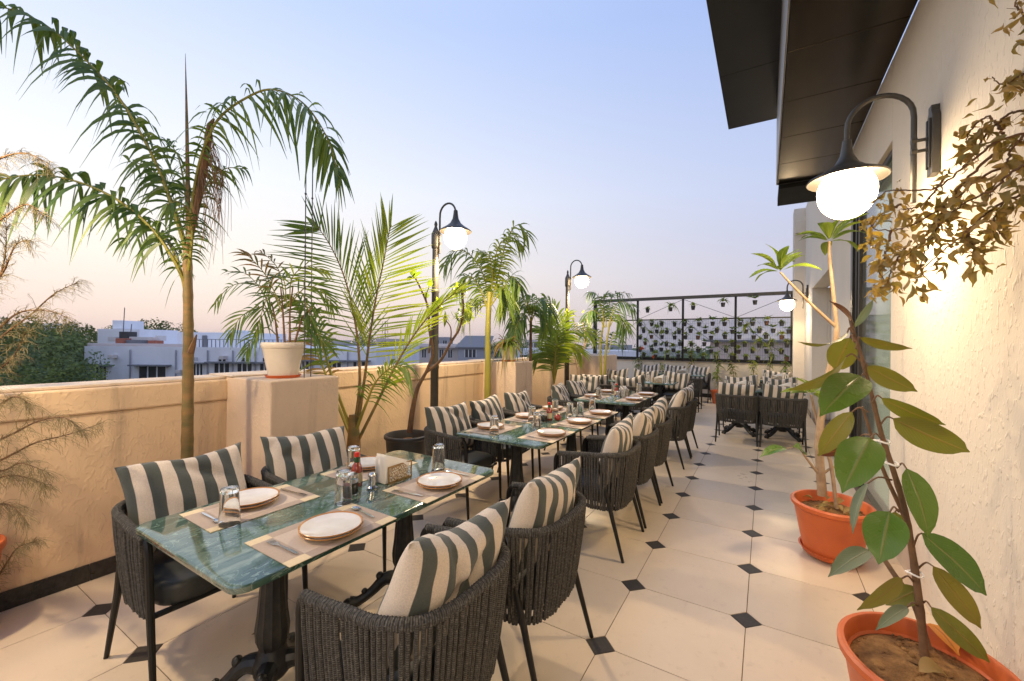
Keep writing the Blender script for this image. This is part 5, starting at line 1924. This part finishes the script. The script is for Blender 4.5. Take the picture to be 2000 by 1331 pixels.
def rosette(t, c_, n, L, w, seed, m_='plumeria', tilt=.35, view=None):
    r = random.Random(seed)
    for k in range(n):
        a = 2 * PI * k / n + r.uniform(-.25, .25)
        e = r.uniform(-.35, .7) + tilt * .3
        d = V3((math.cos(a) * math.cos(e), math.sin(a) * math.cos(e), math.sin(e)))
        l = L * r.uniform(.75, 1.15)
        q = c_ + d * .02
        side_up = V3((0, 0, 1)) + d * .1 + toward(c_) * .5
        b2 = broad_leaf(q, q + d * l, w * r.uniform(.85, 1.1), side_up, sag=.14, cup=.25, tiplen=.06, n=7, ovate=1.35)
        b2.build('leaf', M[m_], t, off=off(t), ang=180)


rosette(t, at(1620, 470, d=dd), 13, .24, .068, 1)
rosette(t, at(1523, 528, d=dd), 12, .22, .062, 2)
leaf_part(t, at(1535, 876, d=dd - .1), at(1484, 892, d=dd - .2), .075, V3((.2, -.4, 1)), M['rubber'], sag=.1)
leaf_part(t, at(1568, 886, d=dd), at(1550, 872, d=dd - .15), .08, V3((0, -.8, .5)), M['rubber'], sag=.1)
b_ = MB()
b_.tube(catmull([at(1570, 888, d=dd), at(1556, 874, d=dd - .05), at(1536, 876, d=dd - .1)], 4), .003, 5)
b_.build('petiole', M['palebark'], t, off=off(t))
r = random.Random(5)
for k in range(9):
    a = V3((PC.x + r.uniform(-.15, .15), PC.y + r.uniform(-.17, .17), .345))
    o = leaf_part(t, a, a + V3((r.uniform(-.08, .08), r.uniform(-.08, .08), r.uniform(0, .03))), .035, V3((r.uniform(-.4, .4), r.uniform(-.4, .4), 1)), M['dryleaf'], sag=.2, cup=.7)
    o.name = 'fallen_leaf'

b_ = MB()
b_.tube(catmull([V3((PC.x + .03, PC.y + .02, .33)), at(1622, 905, d=3.0), at(1603, 850, d=3.05), at(1593, 812, d=3.08), at(1584, 772, d=3.1)], 6), [.013, .008], 9)
b_.build('stem', M['palebark'], t, off=off(t))
rosette(t, at(1583, 768, d=3.1), 13, .15, .05, 5)

# ---- dry climber hanging at the upper right
LM = []
for s in range(7):
    r = random.Random(s)
    b2 = broad_leaf((0, 0, 0), (0, .066, -.006), .022, (0, 0, 1), sag=r.uniform(-.35, .3), cup=r.uniform(-1.0, 1.1), n=6, tiplen=.2)
    # curl
    ang = r.uniform(14, 36)
    v2 = []
    for x, y, z in b2.v:
        a = ang * y * r.choice((1, 1, 1))
        v2.append((x * math.cos(a * .8) - z * math.sin(a * .8), y * (1 - .15 * math.sin(a)), z * math.cos(a * .8) + x * math.sin(a * .8) + .010 * math.sin(a * 2)))
    b2.v = v2
    LM.append(b2.mesh('leaf', M['dryleaf'], ang=180))
base = at(2010, 250, d=1.48)
t = thing('dry_climber', 'withered climber with curled brown leaves hanging by the large wall lamp', 'climbing plant', tuple(base))
r = random.Random(44)
VN = [[(2060, 120, 1.5), (1990, 150, 1.5), (1955, 165, 1.52), (1940, 150, 1.53)], [(2060, 260, 1.42), (1960, 270, 1.46), (1880, 330, 1.52), (1820, 370, 1.6), (1740, 372, 1.75), (1700, 400, 1.9)],
      [(2060, 300, 1.42), (1930, 340, 1.48), (1850, 400, 1.58), (1780, 440, 1.7), (1720, 450, 1.85), (1690, 430, 1.95)], [(2060, 330, 1.40), (1950, 400, 1.46), (1880, 460, 1.52), (1830, 500, 1.6), (1790, 540, 1.66)],
      [(1960, 260, 1.46), (1930, 230, 1.50), (1900, 250, 1.52), (1885, 280, 1.54)], [(2060, 210, 1.40), (1980, 220, 1.45), (1930, 260, 1.5), (1880, 330, 1.55)], [(1740, 450, 1.85), (1728, 500, 1.85), (1715, 530, 1.85), (1740, 560, 1.84)], [(1760, 400, 1.78), (1720, 420, 1.9), (1700, 450, 1.95), (1712, 480, 1.95)], [(1780, 470, 1.72), (1745, 520, 1.8), (1730, 560, 1.82)], [(1940, 300, 1.48), (1880, 360, 1.54), (1840, 420, 1.6), (1800, 520, 1.66), (1815, 550, 1.66)],
      [(2060, 380, 1.38), (1970, 390, 1.45), (1940, 440, 1.48), (1960, 460, 1.47)], [(1880, 440, 1.55), (1900, 480, 1.52), (1905, 520, 1.52)], [(2040, 240, 1.42), (1985, 280, 1.44), (1960, 330, 1.46), (1930, 390, 1.48)], [(1850, 400, 1.6), (1800, 470, 1.66), (1770, 500, 1.7)],
      [(2060, 60, 1.42), (1990, 20, 1.46), (1985, -10, 1.47)], [(1850, 340, 1.6), (1800, 400, 1.68), (1760, 410, 1.76)], [(2060, 310, 1.36), (1985, 330, 1.40), (1940, 370, 1.44), (1880, 400, 1.5), (1830, 440, 1.56)]]
b_ = MB()
slots = []
for q in VN:
    P = resample(catmull([at(a, b2, d=c_) for a, b2, c_ in q], 8), 40)
    P = [p + V3((r.uniform(-.004, .004), r.uniform(-.004, .004), r.uniform(-.004, .004))) for p in P]
    b_.tube(P, [.0055, .0018], 5)
    slots += P[4:]
b_.build('vine_stem', M['deadwood'], t, off=off(t))
r.shuffle(slots)
for k in range(290):
    p = slots[k % len(slots)] + V3((r.gauss(0, .022), r.gauss(0, .022), r.gauss(-.012, .03)))
    p.x = min(p.x, WR - .02)
    inst('leaf', r.choice(LM), t, p - t.location, (r.uniform(-2.6, -.2), r.uniform(-.9, .9), r.uniform(0, 6.3)), r.uniform(.75, 1.3))
b_ = MB()
for k in range(110):
    p = slots[k] - t.location
    b_.tube([p, p + V3((r.gauss(0, .02), r.gauss(0, .02), r.gauss(-.01, .02)))], [.0012, .0007], 3, cap=False)
tw = b_.build('twig', M['deadwood'], t)
tw['kind'] = 'stuff'
b_ = MB()
for k in range(260):
    p = slots[(k * 7 + 3) % len(slots)] + V3((r.gauss(0, .028), r.gauss(0, .028), r.gauss(-.02, .035)))
    p.x = min(p.x, WR - .02)
    Rm = Euler((r.uniform(-2.8, 0), r.uniform(-1, 1), r.uniform(0, 6.3))).to_matrix() * r.uniform(.5, 1.0)
    me_ = r.choice(LM)
    b_.add([Rm @ v_.co + p for v_ in me_.vertices], [tuple(q.vertices) for q in me_.polygons])
tw = b_.build('leaf_mass', M['dryleaf'], t, off=off(t))
tw['kind'] = 'stuff'

# ---- potted seedlings along the end wall
sd = []
for s in range(4):
    r = random.Random(200 + s)
    b_ = MB()
    b2 = MB()
    H = r.uniform(.55, .95)
    P = catmull([V3((0, 0, .2)), V3((r.uniform(-.04, .04), 0, .3 + H * .4)), V3((r.uniform(-.08, .08), r.uniform(-.03, .03), .25 + H))], 6)
    b2.tube(P, [.008, .003], 6)
    for k in range(52 + 16 * (s % 2)):
        p = r.choice(P[4:]) + V3((r.uniform(-.03, .03), r.uniform(-.03, .03), r.uniform(-.03, .03)))
        a = r.uniform(0, 2 * PI)
        leaf_strip(b_, p, V3((math.cos(a), math.sin(a), r.uniform(-.2, .8))), r.uniform(.07, .17), r.uniform(.018, .034), .6, 3, r)
    sd.append((b_.mesh('foliage', M[('seedling', 'palm_yel', 'seedling', 'palm')[s]], smooth=False), b2.mesh('stem', M['bark'])))
b_ = MB()
b_.lathe([(.001, 0), (.075, 0), (.105, .19), (.112, .195), (.112, .22), (.098, .22), (.094, .20), (.001, .195)], 18)
pme = b_.mesh('pot', M['terracotta'])
b_ = MB()
b_.lathe([(.001, 0), (.075, 0), (.105, .19), (.112, .195), (.112, .22), (.098, .22), (.094, .20), (.001, .195)], 18)
pme2 = b_.mesh('pot', M['dark_pot'])
SP = [(-3.2, 'leftmost'), (-2.5, 'second from the left'), (-1.75, 'third from the left'), (-1.1, 'middle, left of the paired chair backs'), (-.75, 'left of the gap between the paired chairs'), (-.25, 'right of the gap between the paired chairs'), (.1, 'second from the right'), (.40, 'rightmost')]
r = random.Random(2)
for k, (x, w) in enumerate(SP):
    t = thing('potted_seedling', 'leafy seedling along the end wall, %s' % w, 'potted plant', (x, 12.5, 0), group='seedlings along the end wall')
    inst('pot', pme if k in (1, 3) else pme2, t)
    f, s = sd[k % 4]
    sc_ = r.uniform(1.1, 1.5)
    rz = r.uniform(0, 6)
    inst('stem', s, t, (0, 0, .2 - .2 * sc_), (0, 0, rz), sc_)
    inst('foliage', f, t, (0, 0, .2 - .2 * sc_), (0, 0, rz), sc_)
t = thing('potted_seedling', 'terracotta pot with a low plant by the corner of the farthest left table', 'potted plant', (-1.02, 11.6, 0), group='seedlings along the end wall')
inst('pot', pme, t, sc=1.5)
inst('foliage', sd[1][0], t, (0, 0, .1), sc=.8)
# orange blooms among the trellis pots
for k, (px, py, lb) in enumerate([(1254, 681, 'wide orange bloom at the lower left of the trellis'), (1276, 697, 'round orange bloom on the trellis sill'), (1352, 715, 'small orange bloom above the far left cushions')]):
    c_ = at(px, py, Y=12.5)
    t = thing('orange_bloom', lb, 'flower', tuple(c_), group='orange blooms by the end wall')
    r = random.Random(k)
    b_ = MB()
    for q in range(40):
        a, e = r.uniform(0, 6.3), r.uniform(-1, 1.4)
        leaf_strip(b_, c_, V3((math.cos(a) * math.cos(e), math.sin(a) * math.cos(e), math.sin(e) * (.4 if k == 0 else 1))), .055 + .03 * (k == 0), .03, .1, 2, r)
    b_.build('petals', M['flower'], t, off=off(t), smooth=False)
    b_ = MB()
    b_.tube([c_, c_ + V3((.02, .06, -.25))], .004, 5)
    b_.build('stalk', M['seedling'], t, off=off(t))

# fallen leaf on the floor beneath the front table
fl = at(490, 1241, z=.004)
b2 = broad_leaf(fl, fl + V3((.07, .03, .004)), .022, (0, 0, 1), sag=.12, cup=.6)
tag(b2.build('fallen_leaf', M['deadwood'], smooth=False), 'dry brown leaf lying on the floor under the front table', 'leaf')

# ================================================================== BEYOND THE PARAPET
GZ = -14.0
fw, rt = V3((-math.sin(YAW), math.cos(YAW), 0)), V3((math.cos(YAW), math.sin(YAW), 0))


def far(l, d, z=0):
    return rt * l + fw * d + V3((0, 0, z))


b_ = MB()
b_.add([(-900, -900, GZ), (900, -900, GZ), (900, 900, GZ), (-900, 900, GZ)], [(0, 1, 2, 3)])
g = b_.build('ground', M['cityground'], smooth=False)
g['kind'] = 'structure'
b_ = MB()
b_.span((-3.9, -6, GZ), (8, 13.0, -.36))
o = b_.build('lower_storeys', M['white_wall'], smooth=False)
o['kind'] = 'structure'

RZF = YAW


def block(name, lb, l0, l1, d0, depth, ztop, m_, cat='building', group=None):
    c_ = far((l0 + l1) / 2, d0 + depth / 2)
    t = thing(name, lb, cat, (c_.x, c_.y, GZ), RZF, group)
    t['dims'] = ((l1 - l0) / 2, depth / 2)
    b2 = MB()
    hw, hd = (l1 - l0) / 2, depth / 2
    b2.span((-hw, -hd, 0), (hw, hd, ztop - GZ - .35))
    b2.span((-hw, -hd, ztop - GZ - .351), (hw, -hd + .25, ztop - GZ))
    b2.span((-hw, hd - .25, ztop - GZ - .351), (hw, hd, ztop - GZ))
    b2.span((-hw, -hd + .251, ztop - GZ - .351), (-hw + .25, hd - .251, ztop - GZ))
    b2.span((hw - .25, -hd + .251, ztop - GZ - .351), (hw, hd - .251, ztop - GZ))
    b2.build('wall', m_, t, smooth=False)
    t['mid'] = (l0 + l1) / 2
    return t


def win(t, l0, l1, z0, z1, shade=True, bars=2):
    hd = t['dims'][1]
    m0 = t['mid']
    b2 = MB()
    b2.span((l0 - m0, -hd - .03, z0 - GZ), (l1 - m0, -hd - .004, z1 - GZ))
    w = b2.build('window', M['winglass'], t, smooth=False)
    b2 = MB()
    n = bars + 1
    for k in range(n + 1):
        x = l0 - m0 + (l1 - l0) * k / n
        b2.span((x - .04, -hd - .055, z0 - GZ), (x + .04, -hd - .031, z1 - GZ))
    b2.build('frame', M['bldg'], w, smooth=False)
    if shade:
        b2 = MB()
        b2.span((l0 - m0 - .35, -hd - .55, z1 - GZ + .02), (l1 - m0 + .35, -hd + .002, z1 - GZ + .12))
        b2.build('sunshade', M['ledge'], w, smooth=False)


DB = 30.0
px2l = lambda px, d=DB: (px - 1000) / FPX * d
py2z = lambda py, d=DB: CAMH - (py - HYP) * d / FPX
A = block('white_building', 'long low lavender white building with dark windows across from the parapet', px2l(165), px2l(735), DB, 14, py2z(684), M['bldg'])
for a, b2_, y0, y1, s in [(188, 210, 752, 723, 1), (272, 326, 770, 722, 1), (378, 398, 770, 717, 1), (419, 450, 770, 715, 1), (464, 494, 770, 715, 1), (508, 536, 770, 715, 1), (583, 605, 770, 710, 1), (640, 668, 770, 710, 1), (690, 715, 770, 710, 1)]:
    win(A, px2l(a), px2l(b2_), py2z(y0), py2z(y1), s)
for a, b2_ in [(380, 388), (427, 443), (472, 489), (513, 530)]:
    win(A, px2l(a), px2l(b2_), py2z(711), py2z(704), False, 1)
hd = A['dims'][1]
m0 = A['mid']


def roofbit(name, px0, px1, py0, py1, m_, dy=3.0, dep=3.0):
    b2 = MB()
    d = DB + dy
    b2.span((px2l(px0, d) - m0, -hd + dy, py2z(py0, d) - GZ), (px2l(px1, d) - m0, -hd + dy + dep, py2z(py1, d) - GZ))
    return b2.build(name, m_, A, smooth=False, bevel=.03)


roofbit('stair_room', 190, 272, 690, 650, M['bldg'], 4, 4)
roofbit('water_tank', 219, 240, 649.5, 633, M['bldg'], 5, 2)
roofbit('stair_room', 346, 480, 690, 655, M['bldg'], 3, 6)
rw = roofbit('roof_slab', 440, 460, 654.5, 650, M['bldg'], 4, 2)
roofbit('doorway', 394, 403, 684, 661, M['ledge'], 2.9, .15)
roofbit('roof_parapet', 170, 380, 684, 678, M['bldg2'], .5, .2)
for k, (a, b2_, c_, e, mm) in enumerate([(225, 238, 680, 668, 'redcloth'), (240, 275, 682, 671, 'ledge'), (288, 303, 680, 672, 'redcloth'), (252, 300, 672, 665, 'bldg4'), (232, 250, 672, 655, 'tankblack'), (210, 226, 674, 665, 'bldg4'), (303, 309, 672, 662, 'bldg4')]):
    roofbit('rooftop_bundle', a, b2_, c_, e, M[mm], 1.2 + .3 * k, .8)
b2 = MB()
for px, y0, y1 in ((240, 670, 608), (254, 672, 640), (500, 680, 640)):
    p = (px2l(px, DB + 3) - m0, -hd + 3)
    b2.tube([V3((*p, py2z(y0, DB + 3) - GZ)), V3((p[0] + .12, p[1], py2z(y1, DB + 3) - GZ))], .03, 5)
b2.build('aerial', M['cable'], A)
for px in (256, 345, 407, 456, 500, 560, 612, 680):
    b2 = MB()
    x = px2l(px) - m0
    b2.tube([V3((x, -hd - .07, 0)), V3((x, -hd - .07, py2z(690) - GZ))], .05, 6)
    b2.build('downpipe', M['bldg3'], A)
for px, py in ((222, 700), (436, 700), (352, 728), (575, 702)):
    b2 = MB()
    b2.span((px2l(px) - m0, -hd - .45, py2z(py + 7) - GZ), (px2l(px + 9) - m0, -hd - .01, py2z(py) - GZ))
    b2.build('air_conditioner', M['bldg4'], A, smooth=False, bevel=.03)
b2 = MB()
for k in range(26):
    x = px2l(380 + 8 * k, DB) - m0
    b2.span((x - .02, -hd + .05, py2z(684) - GZ), (x + .02, -hd + .09, py2z(684) - GZ + .55))
b2.span((px2l(380) - m0, -hd + .05, py2z(684) - GZ + .551), (px2l(588) - m0, -hd + .09, py2z(684) - GZ + .59))
b2.build('roof_railing', M['ledge'], A, smooth=False)

B2 = block('pinkish_building', 'pinkish white building with balconies beyond the first lamp post', px2l(772, 55), px2l(895, 55), 55, 12, py2z(674, 55), M['bldg4'])
for k in range(6):
    a = 790 + 17 * k
    win(B2, px2l(a, 55), px2l(a + 9, 55), py2z(700, 55), py2z(685, 55), False, 1)
    win(B2, px2l(a, 55), px2l(a + 9, 55), py2z(735, 55), py2z(712, 55), False, 1)
b2 = MB()
b2.span((-B2['dims'][0] - .3, -B2['dims'][1] - 1.0, py2z(681, 55) - GZ), (B2['dims'][0] + .3, -B2['dims'][1] - .005, py2z(678, 55) - GZ))
b2.build('balcony_slab', M['bldg2'], B2, smooth=False)
b2 = MB()
b2.span((-B2['dims'][0] - .3, -B2['dims'][1] - 1.0, py2z(709, 55) - GZ), (B2['dims'][0] + .3, -B2['dims'][1] - .006, py2z(703, 55) - GZ))
b2.build('balcony_slab', M['bldg2'], B2, smooth=False)
B3 = block('grey_building', 'grey building with a sloping roof right of the first lamp post', px2l(895, 50), px2l(952, 50), 50, 10, py2z(680, 50), M['bldg3'])
win(B3, px2l(908, 50), px2l(930, 50), py2z(699, 50), py2z(684, 50), False, 2)
b2 = MB()
h0, h1 = B3['dims']
b2.prism([(-h0 - .3, -h1 - .4), (h0 + .3, -h1 - .4), (h0 + .3, h1 + .4), (-h0 - .3, h1 + .4)], py2z(680, 50) - GZ + .01, py2z(680, 50) - GZ + .12)
b2.v = [(x, y, z + (y + h1) * .14 if z else z) for x, y, z in b2.v]
b2.build('roof', M['ledge'], B3, smooth=False)
rb_ = random.Random(17)
FB = [(560, 640, 70, 668, 'bldg4'), (640, 700, 62, 676, 'bldg3'), (690, 790, 80, 672, 'bldg4'), (735, 760, 66, 664, 'bldg2'), (955, 1020, 85, 676, 'bldg3'), (1005, 1075, 70, 682, 'bldg'), (1060, 1120, 95, 674, 'bldg3'), (1110, 1165, 75, 680, 'bldg2'), (1165, 1250, 60, 684, 'bldg'), (20, 60, 190, 643, 'bldg'), (60, 104, 180, 640, 'bldg'), (845, 875, 120, 660, 'bldg3'), (1030, 1050, 140, 664, 'bldg4'), (1180, 1235, 130, 672, 'bldg3')]
wh = ['low pale block far behind the bamboo palm', 'grey block far behind the pale rods', 'wide warm white block behind the bright young palm', 'narrow pinkish block by the lattice mast', 'grey block right of the yellow-green cane', 'pale block behind the second pier', 'distant grey block behind the far young palm', 'pinkish block right of the far lamp post', 'pale flat roofed block left of the trellis', 'left tall pale tower on the skyline beyond the trees', 'right tall pale tower on the skyline beyond the trees', 'grey block on the skyline behind the first lamp post', 'small warm block on the skyline above the second pier', 'grey block on the skyline at the trellis end']
for k, (a, b2_, d, yt, mm) in enumerate(FB):
    t = block('far_building', wh[k], px2l(a, d), px2l(b2_, d), d, 10, py2z(yt, d), M[mm], group='distant buildings')
    n = max(2, int((px2l(b2_, d) - px2l(a, d)) / 3.2))
    for q in range(n):
        x = px2l(a, d) + (px2l(b2_, d) - px2l(a, d)) * (q + .3) / n
        for f in range(3 if k < 9 or k > 11 else 6):
            z1 = py2z(yt, d) - 1.0 - 3.0 * f
            win(t, x, x + 1.3, z1 - 1.4, z1, False, 1)
# neighbour roofs behind the trellis
t = thing('neighbour_building', 'flat roofed pinkish neighbour seen through the trellis', 'building', (3, 19, GZ))
b2 = MB()
b2.span((-4.6, -3.5, 0), (8, 6, 1.56 - GZ))
b2.build('wall', M['bldg2'], t, smooth=False)
b2 = MB()
b2.span((-4.75, -3.65, 1.561 - GZ), (8.1, 6.1, 1.64 - GZ))
b2.build('roof', M['ledge'], t, smooth=False)
# lattice mast
c_ = far(px2l(752, 90), 90)
t = thing('lattice_mast', 'thin lattice mast rising on the skyline behind the bright young palm', 'mast', (c_.x, c_.y, GZ))
b2 = MB()
Hh = py2z(630, 90) - GZ
for sx, sy in ((-1, -1), (1, -1), (1, 1), (-1, 1)):
    b2.tube([V3((sx * .8, sy * .8, 0)), V3((sx * .35, sy * .35, Hh))], .06, 4)
for k in range(16):
    z0, z1 = Hh * k / 16, Hh * (k + 1) / 16
    w0, w1 = .8 - .45 * k / 16, .8 - .45 * (k + 1) / 16
    b2.tube([V3((-w0, -w0, z0)), V3((w1, -w1, z1))], .035, 4)
    b2.tube([V3((w0, w0, z0)), V3((-w1, w1, z1))], .035, 4)
b2.build('tower', M['cable'], t)

# trees beyond the wall
def crown_mesh(seed, m_, n=3400, R_=(4, 4, 3.2), leaf=.26):
    r = random.Random(seed)
    b2 = MB()
    cl = []
    for k in range(34):
        a, e = r.uniform(0, 6.3), math.asin(r.uniform(-.5, 1))
        q = r.uniform(.45, 1.08)
        cl.append((V3((math.cos(a) * math.cos(e) * R_[0] * q, math.sin(a) * math.cos(e) * R_[1] * q, math.sin(e) * R_[2] * q)), r.uniform(.5, 1.35)))
    for k in range(n):
        c_, s = r.choice(cl)
        d = V3((r.gauss(0, 1), r.gauss(0, 1), r.gauss(0, .8))).normalized() * s * r.uniform(.6, 1.05)
        p = c_ + d
        u = V3((r.gauss(0, 1), r.gauss(0, 1), r.gauss(0, 1))).normalized()
        v = u.orthogonal().normalized()
        L = leaf * r.uniform(.6, 1.3)
        b2.add([p - u * L * .5, p + v * L * .3, p + u * L * .5, p - v * L * .3], [(0, 1, 2, 3)])
    return b2.mesh('crown', m_, smooth=False)


def trunk_mesh():
    b2 = MB()
    b2.tube([V3((0, 0, 0)), V3((.2, .1, 5)), V3((0, 0, 10))], [.45, .3, .15], 9)
    for a in (0, 2.1, 4.2):
        b2.tube([V3((.15, .1, 6)), V3((1.6 * math.cos(a), 1.6 * math.sin(a), 8.6)), V3((2.6 * math.cos(a), 2.6 * math.sin(a), 10.4))], [.16, .05], 6)
    return b2.mesh('trunk', M['bark'])


CR = [crown_mesh(1, M['farleaf']), crown_mesh(2, M['farleaf2']), crown_mesh(3, M['farleaf'])]
TM = trunk_mesh()
TR = [(-20, 700, 26, 1.3), (40, 692, 30, 1.25), (62, 698, 28, 1.1), (112, 676, 50, 1.2), (10, 668, 42, 1.4), (75, 672, 44, 1.35), (130, 674, 46, 1.3), (60, 740, 24, 1.0), (-60, 690, 34, 1.5), (70, 745, 23, .8), (0, 660, 60, 1.4), (110, 664, 62, 1.4), (170, 668, 60, 1.3), (285, 658, 62, 1.6), (325, 660, 58, 1.4), (255, 664, 70, 1.5), (745, 690, 48, 1.0), (965, 690, 60, 1.0), (1045, 700, 50, .8), (1105, 690, 65, 1.0), (1190, 694, 72, 1.0), (720, 672, 75, 1.2), (1000, 676, 90, 1.3), (620, 672, 90, 1.4)]
tl = ['leftmost near tree beyond the parapet', 'large tree beyond the parapet, left of the white building', 'rounded tree close to the white building corner', 'tree touching the left end of the white building', 'tree in the second rank at the left edge', 'tree in the second rank behind the feathery twigs', 'tree in the second rank left of the white building', 'lower near tree over the parapet coping', 'tree at the very left beyond the feathery shrub', 'small near tree below the white building corner', 'skyline tree at far left', 'skyline tree below the right pale tower', 'skyline tree just left of the stair room', 'tall tree behind the white building roof', 'second tall tree behind the white building roof', 'low tree behind the rooftop water tank', 'tree left of the pinkish building', 'tree right of the grey building', 'small tree behind the second pier', 'tree near the far lamp post', 'tree left of the trellis on the skyline', 'tree at the foot of the lattice mast', 'far tree behind the yellow-green cane palm', 'far tree behind the cream pot on the nearest pier']
r = random.Random(4)
for k, (px, py, d, s) in enumerate(TR):
    c_ = far(px2l(px, d), d)
    zc = py2z(py, d)
    s *= .82
    h = zc - GZ
    t = thing('leafy_tree', tl[k], 'tree', (c_.x, c_.y, GZ), r.uniform(0, 6), 'trees beyond the parapet')
    inst('trunk', TM, t, sc=(1, 1, (h - 1) / 10))
    inst('crown', CR[k % 3], t, (0, 0, h - 1.6 * s), (0, 0, r.uniform(0, 6)), (s, s, s * r.uniform(.85, 1.1)))
# far belt of trees on the horizon
b2 = MB()
r = random.Random(9)
for k in range(9000):
    d = r.uniform(150, 420)
    l = r.uniform(-1.6, .75) * d
    p = far(l, d, GZ + r.uniform(0, 11) * (1 if r.random() < .8 else 1.35))
    L = r.uniform(1.6, 4)
    u = V3((r.gauss(0, 1), r.gauss(0, 1), r.gauss(0, .6))).normalized()
    v = u.orthogonal().normalized()
    b2.add([p - u * L * .5, p + v * L * .4, p + u * L * .5, p - v * L * .4], [(0, 1, 2, 3)])
o = b2.build('tree_belt', M['farleaf2'], smooth=False)
tag(o, 'far belt of trees along the horizon', 'trees', None, 'stuff')

# ---- dusk haze: one closed box of thin air round the whole place
b_ = MB()
b_.span((-920, -920, GZ - 1), (920, 920, 14.0))
hm = bpy.data.materials.new('dusk_air')
hm.use_nodes = True
hn = hm.node_tree
for n_ in list(hn.nodes):
    hn.nodes.remove(n_)
ho = hn.nodes.new('ShaderNodeOutputMaterial')
hv = hn.nodes.new('ShaderNodeVolumePrincipled')
hv.inputs['Density'].default_value = .0004
hv.inputs['Color'].default_value = (.95, .94, .95, 1)
hv.inputs['Anisotropy'].default_value = .2
hn.links.new(hv.outputs[0], ho.inputs['Volume'])
o = b_.build('haze', hm, smooth=False)
o['kind'] = 'stuff'
o['label'] = 'thin dusk haze lying over the city'
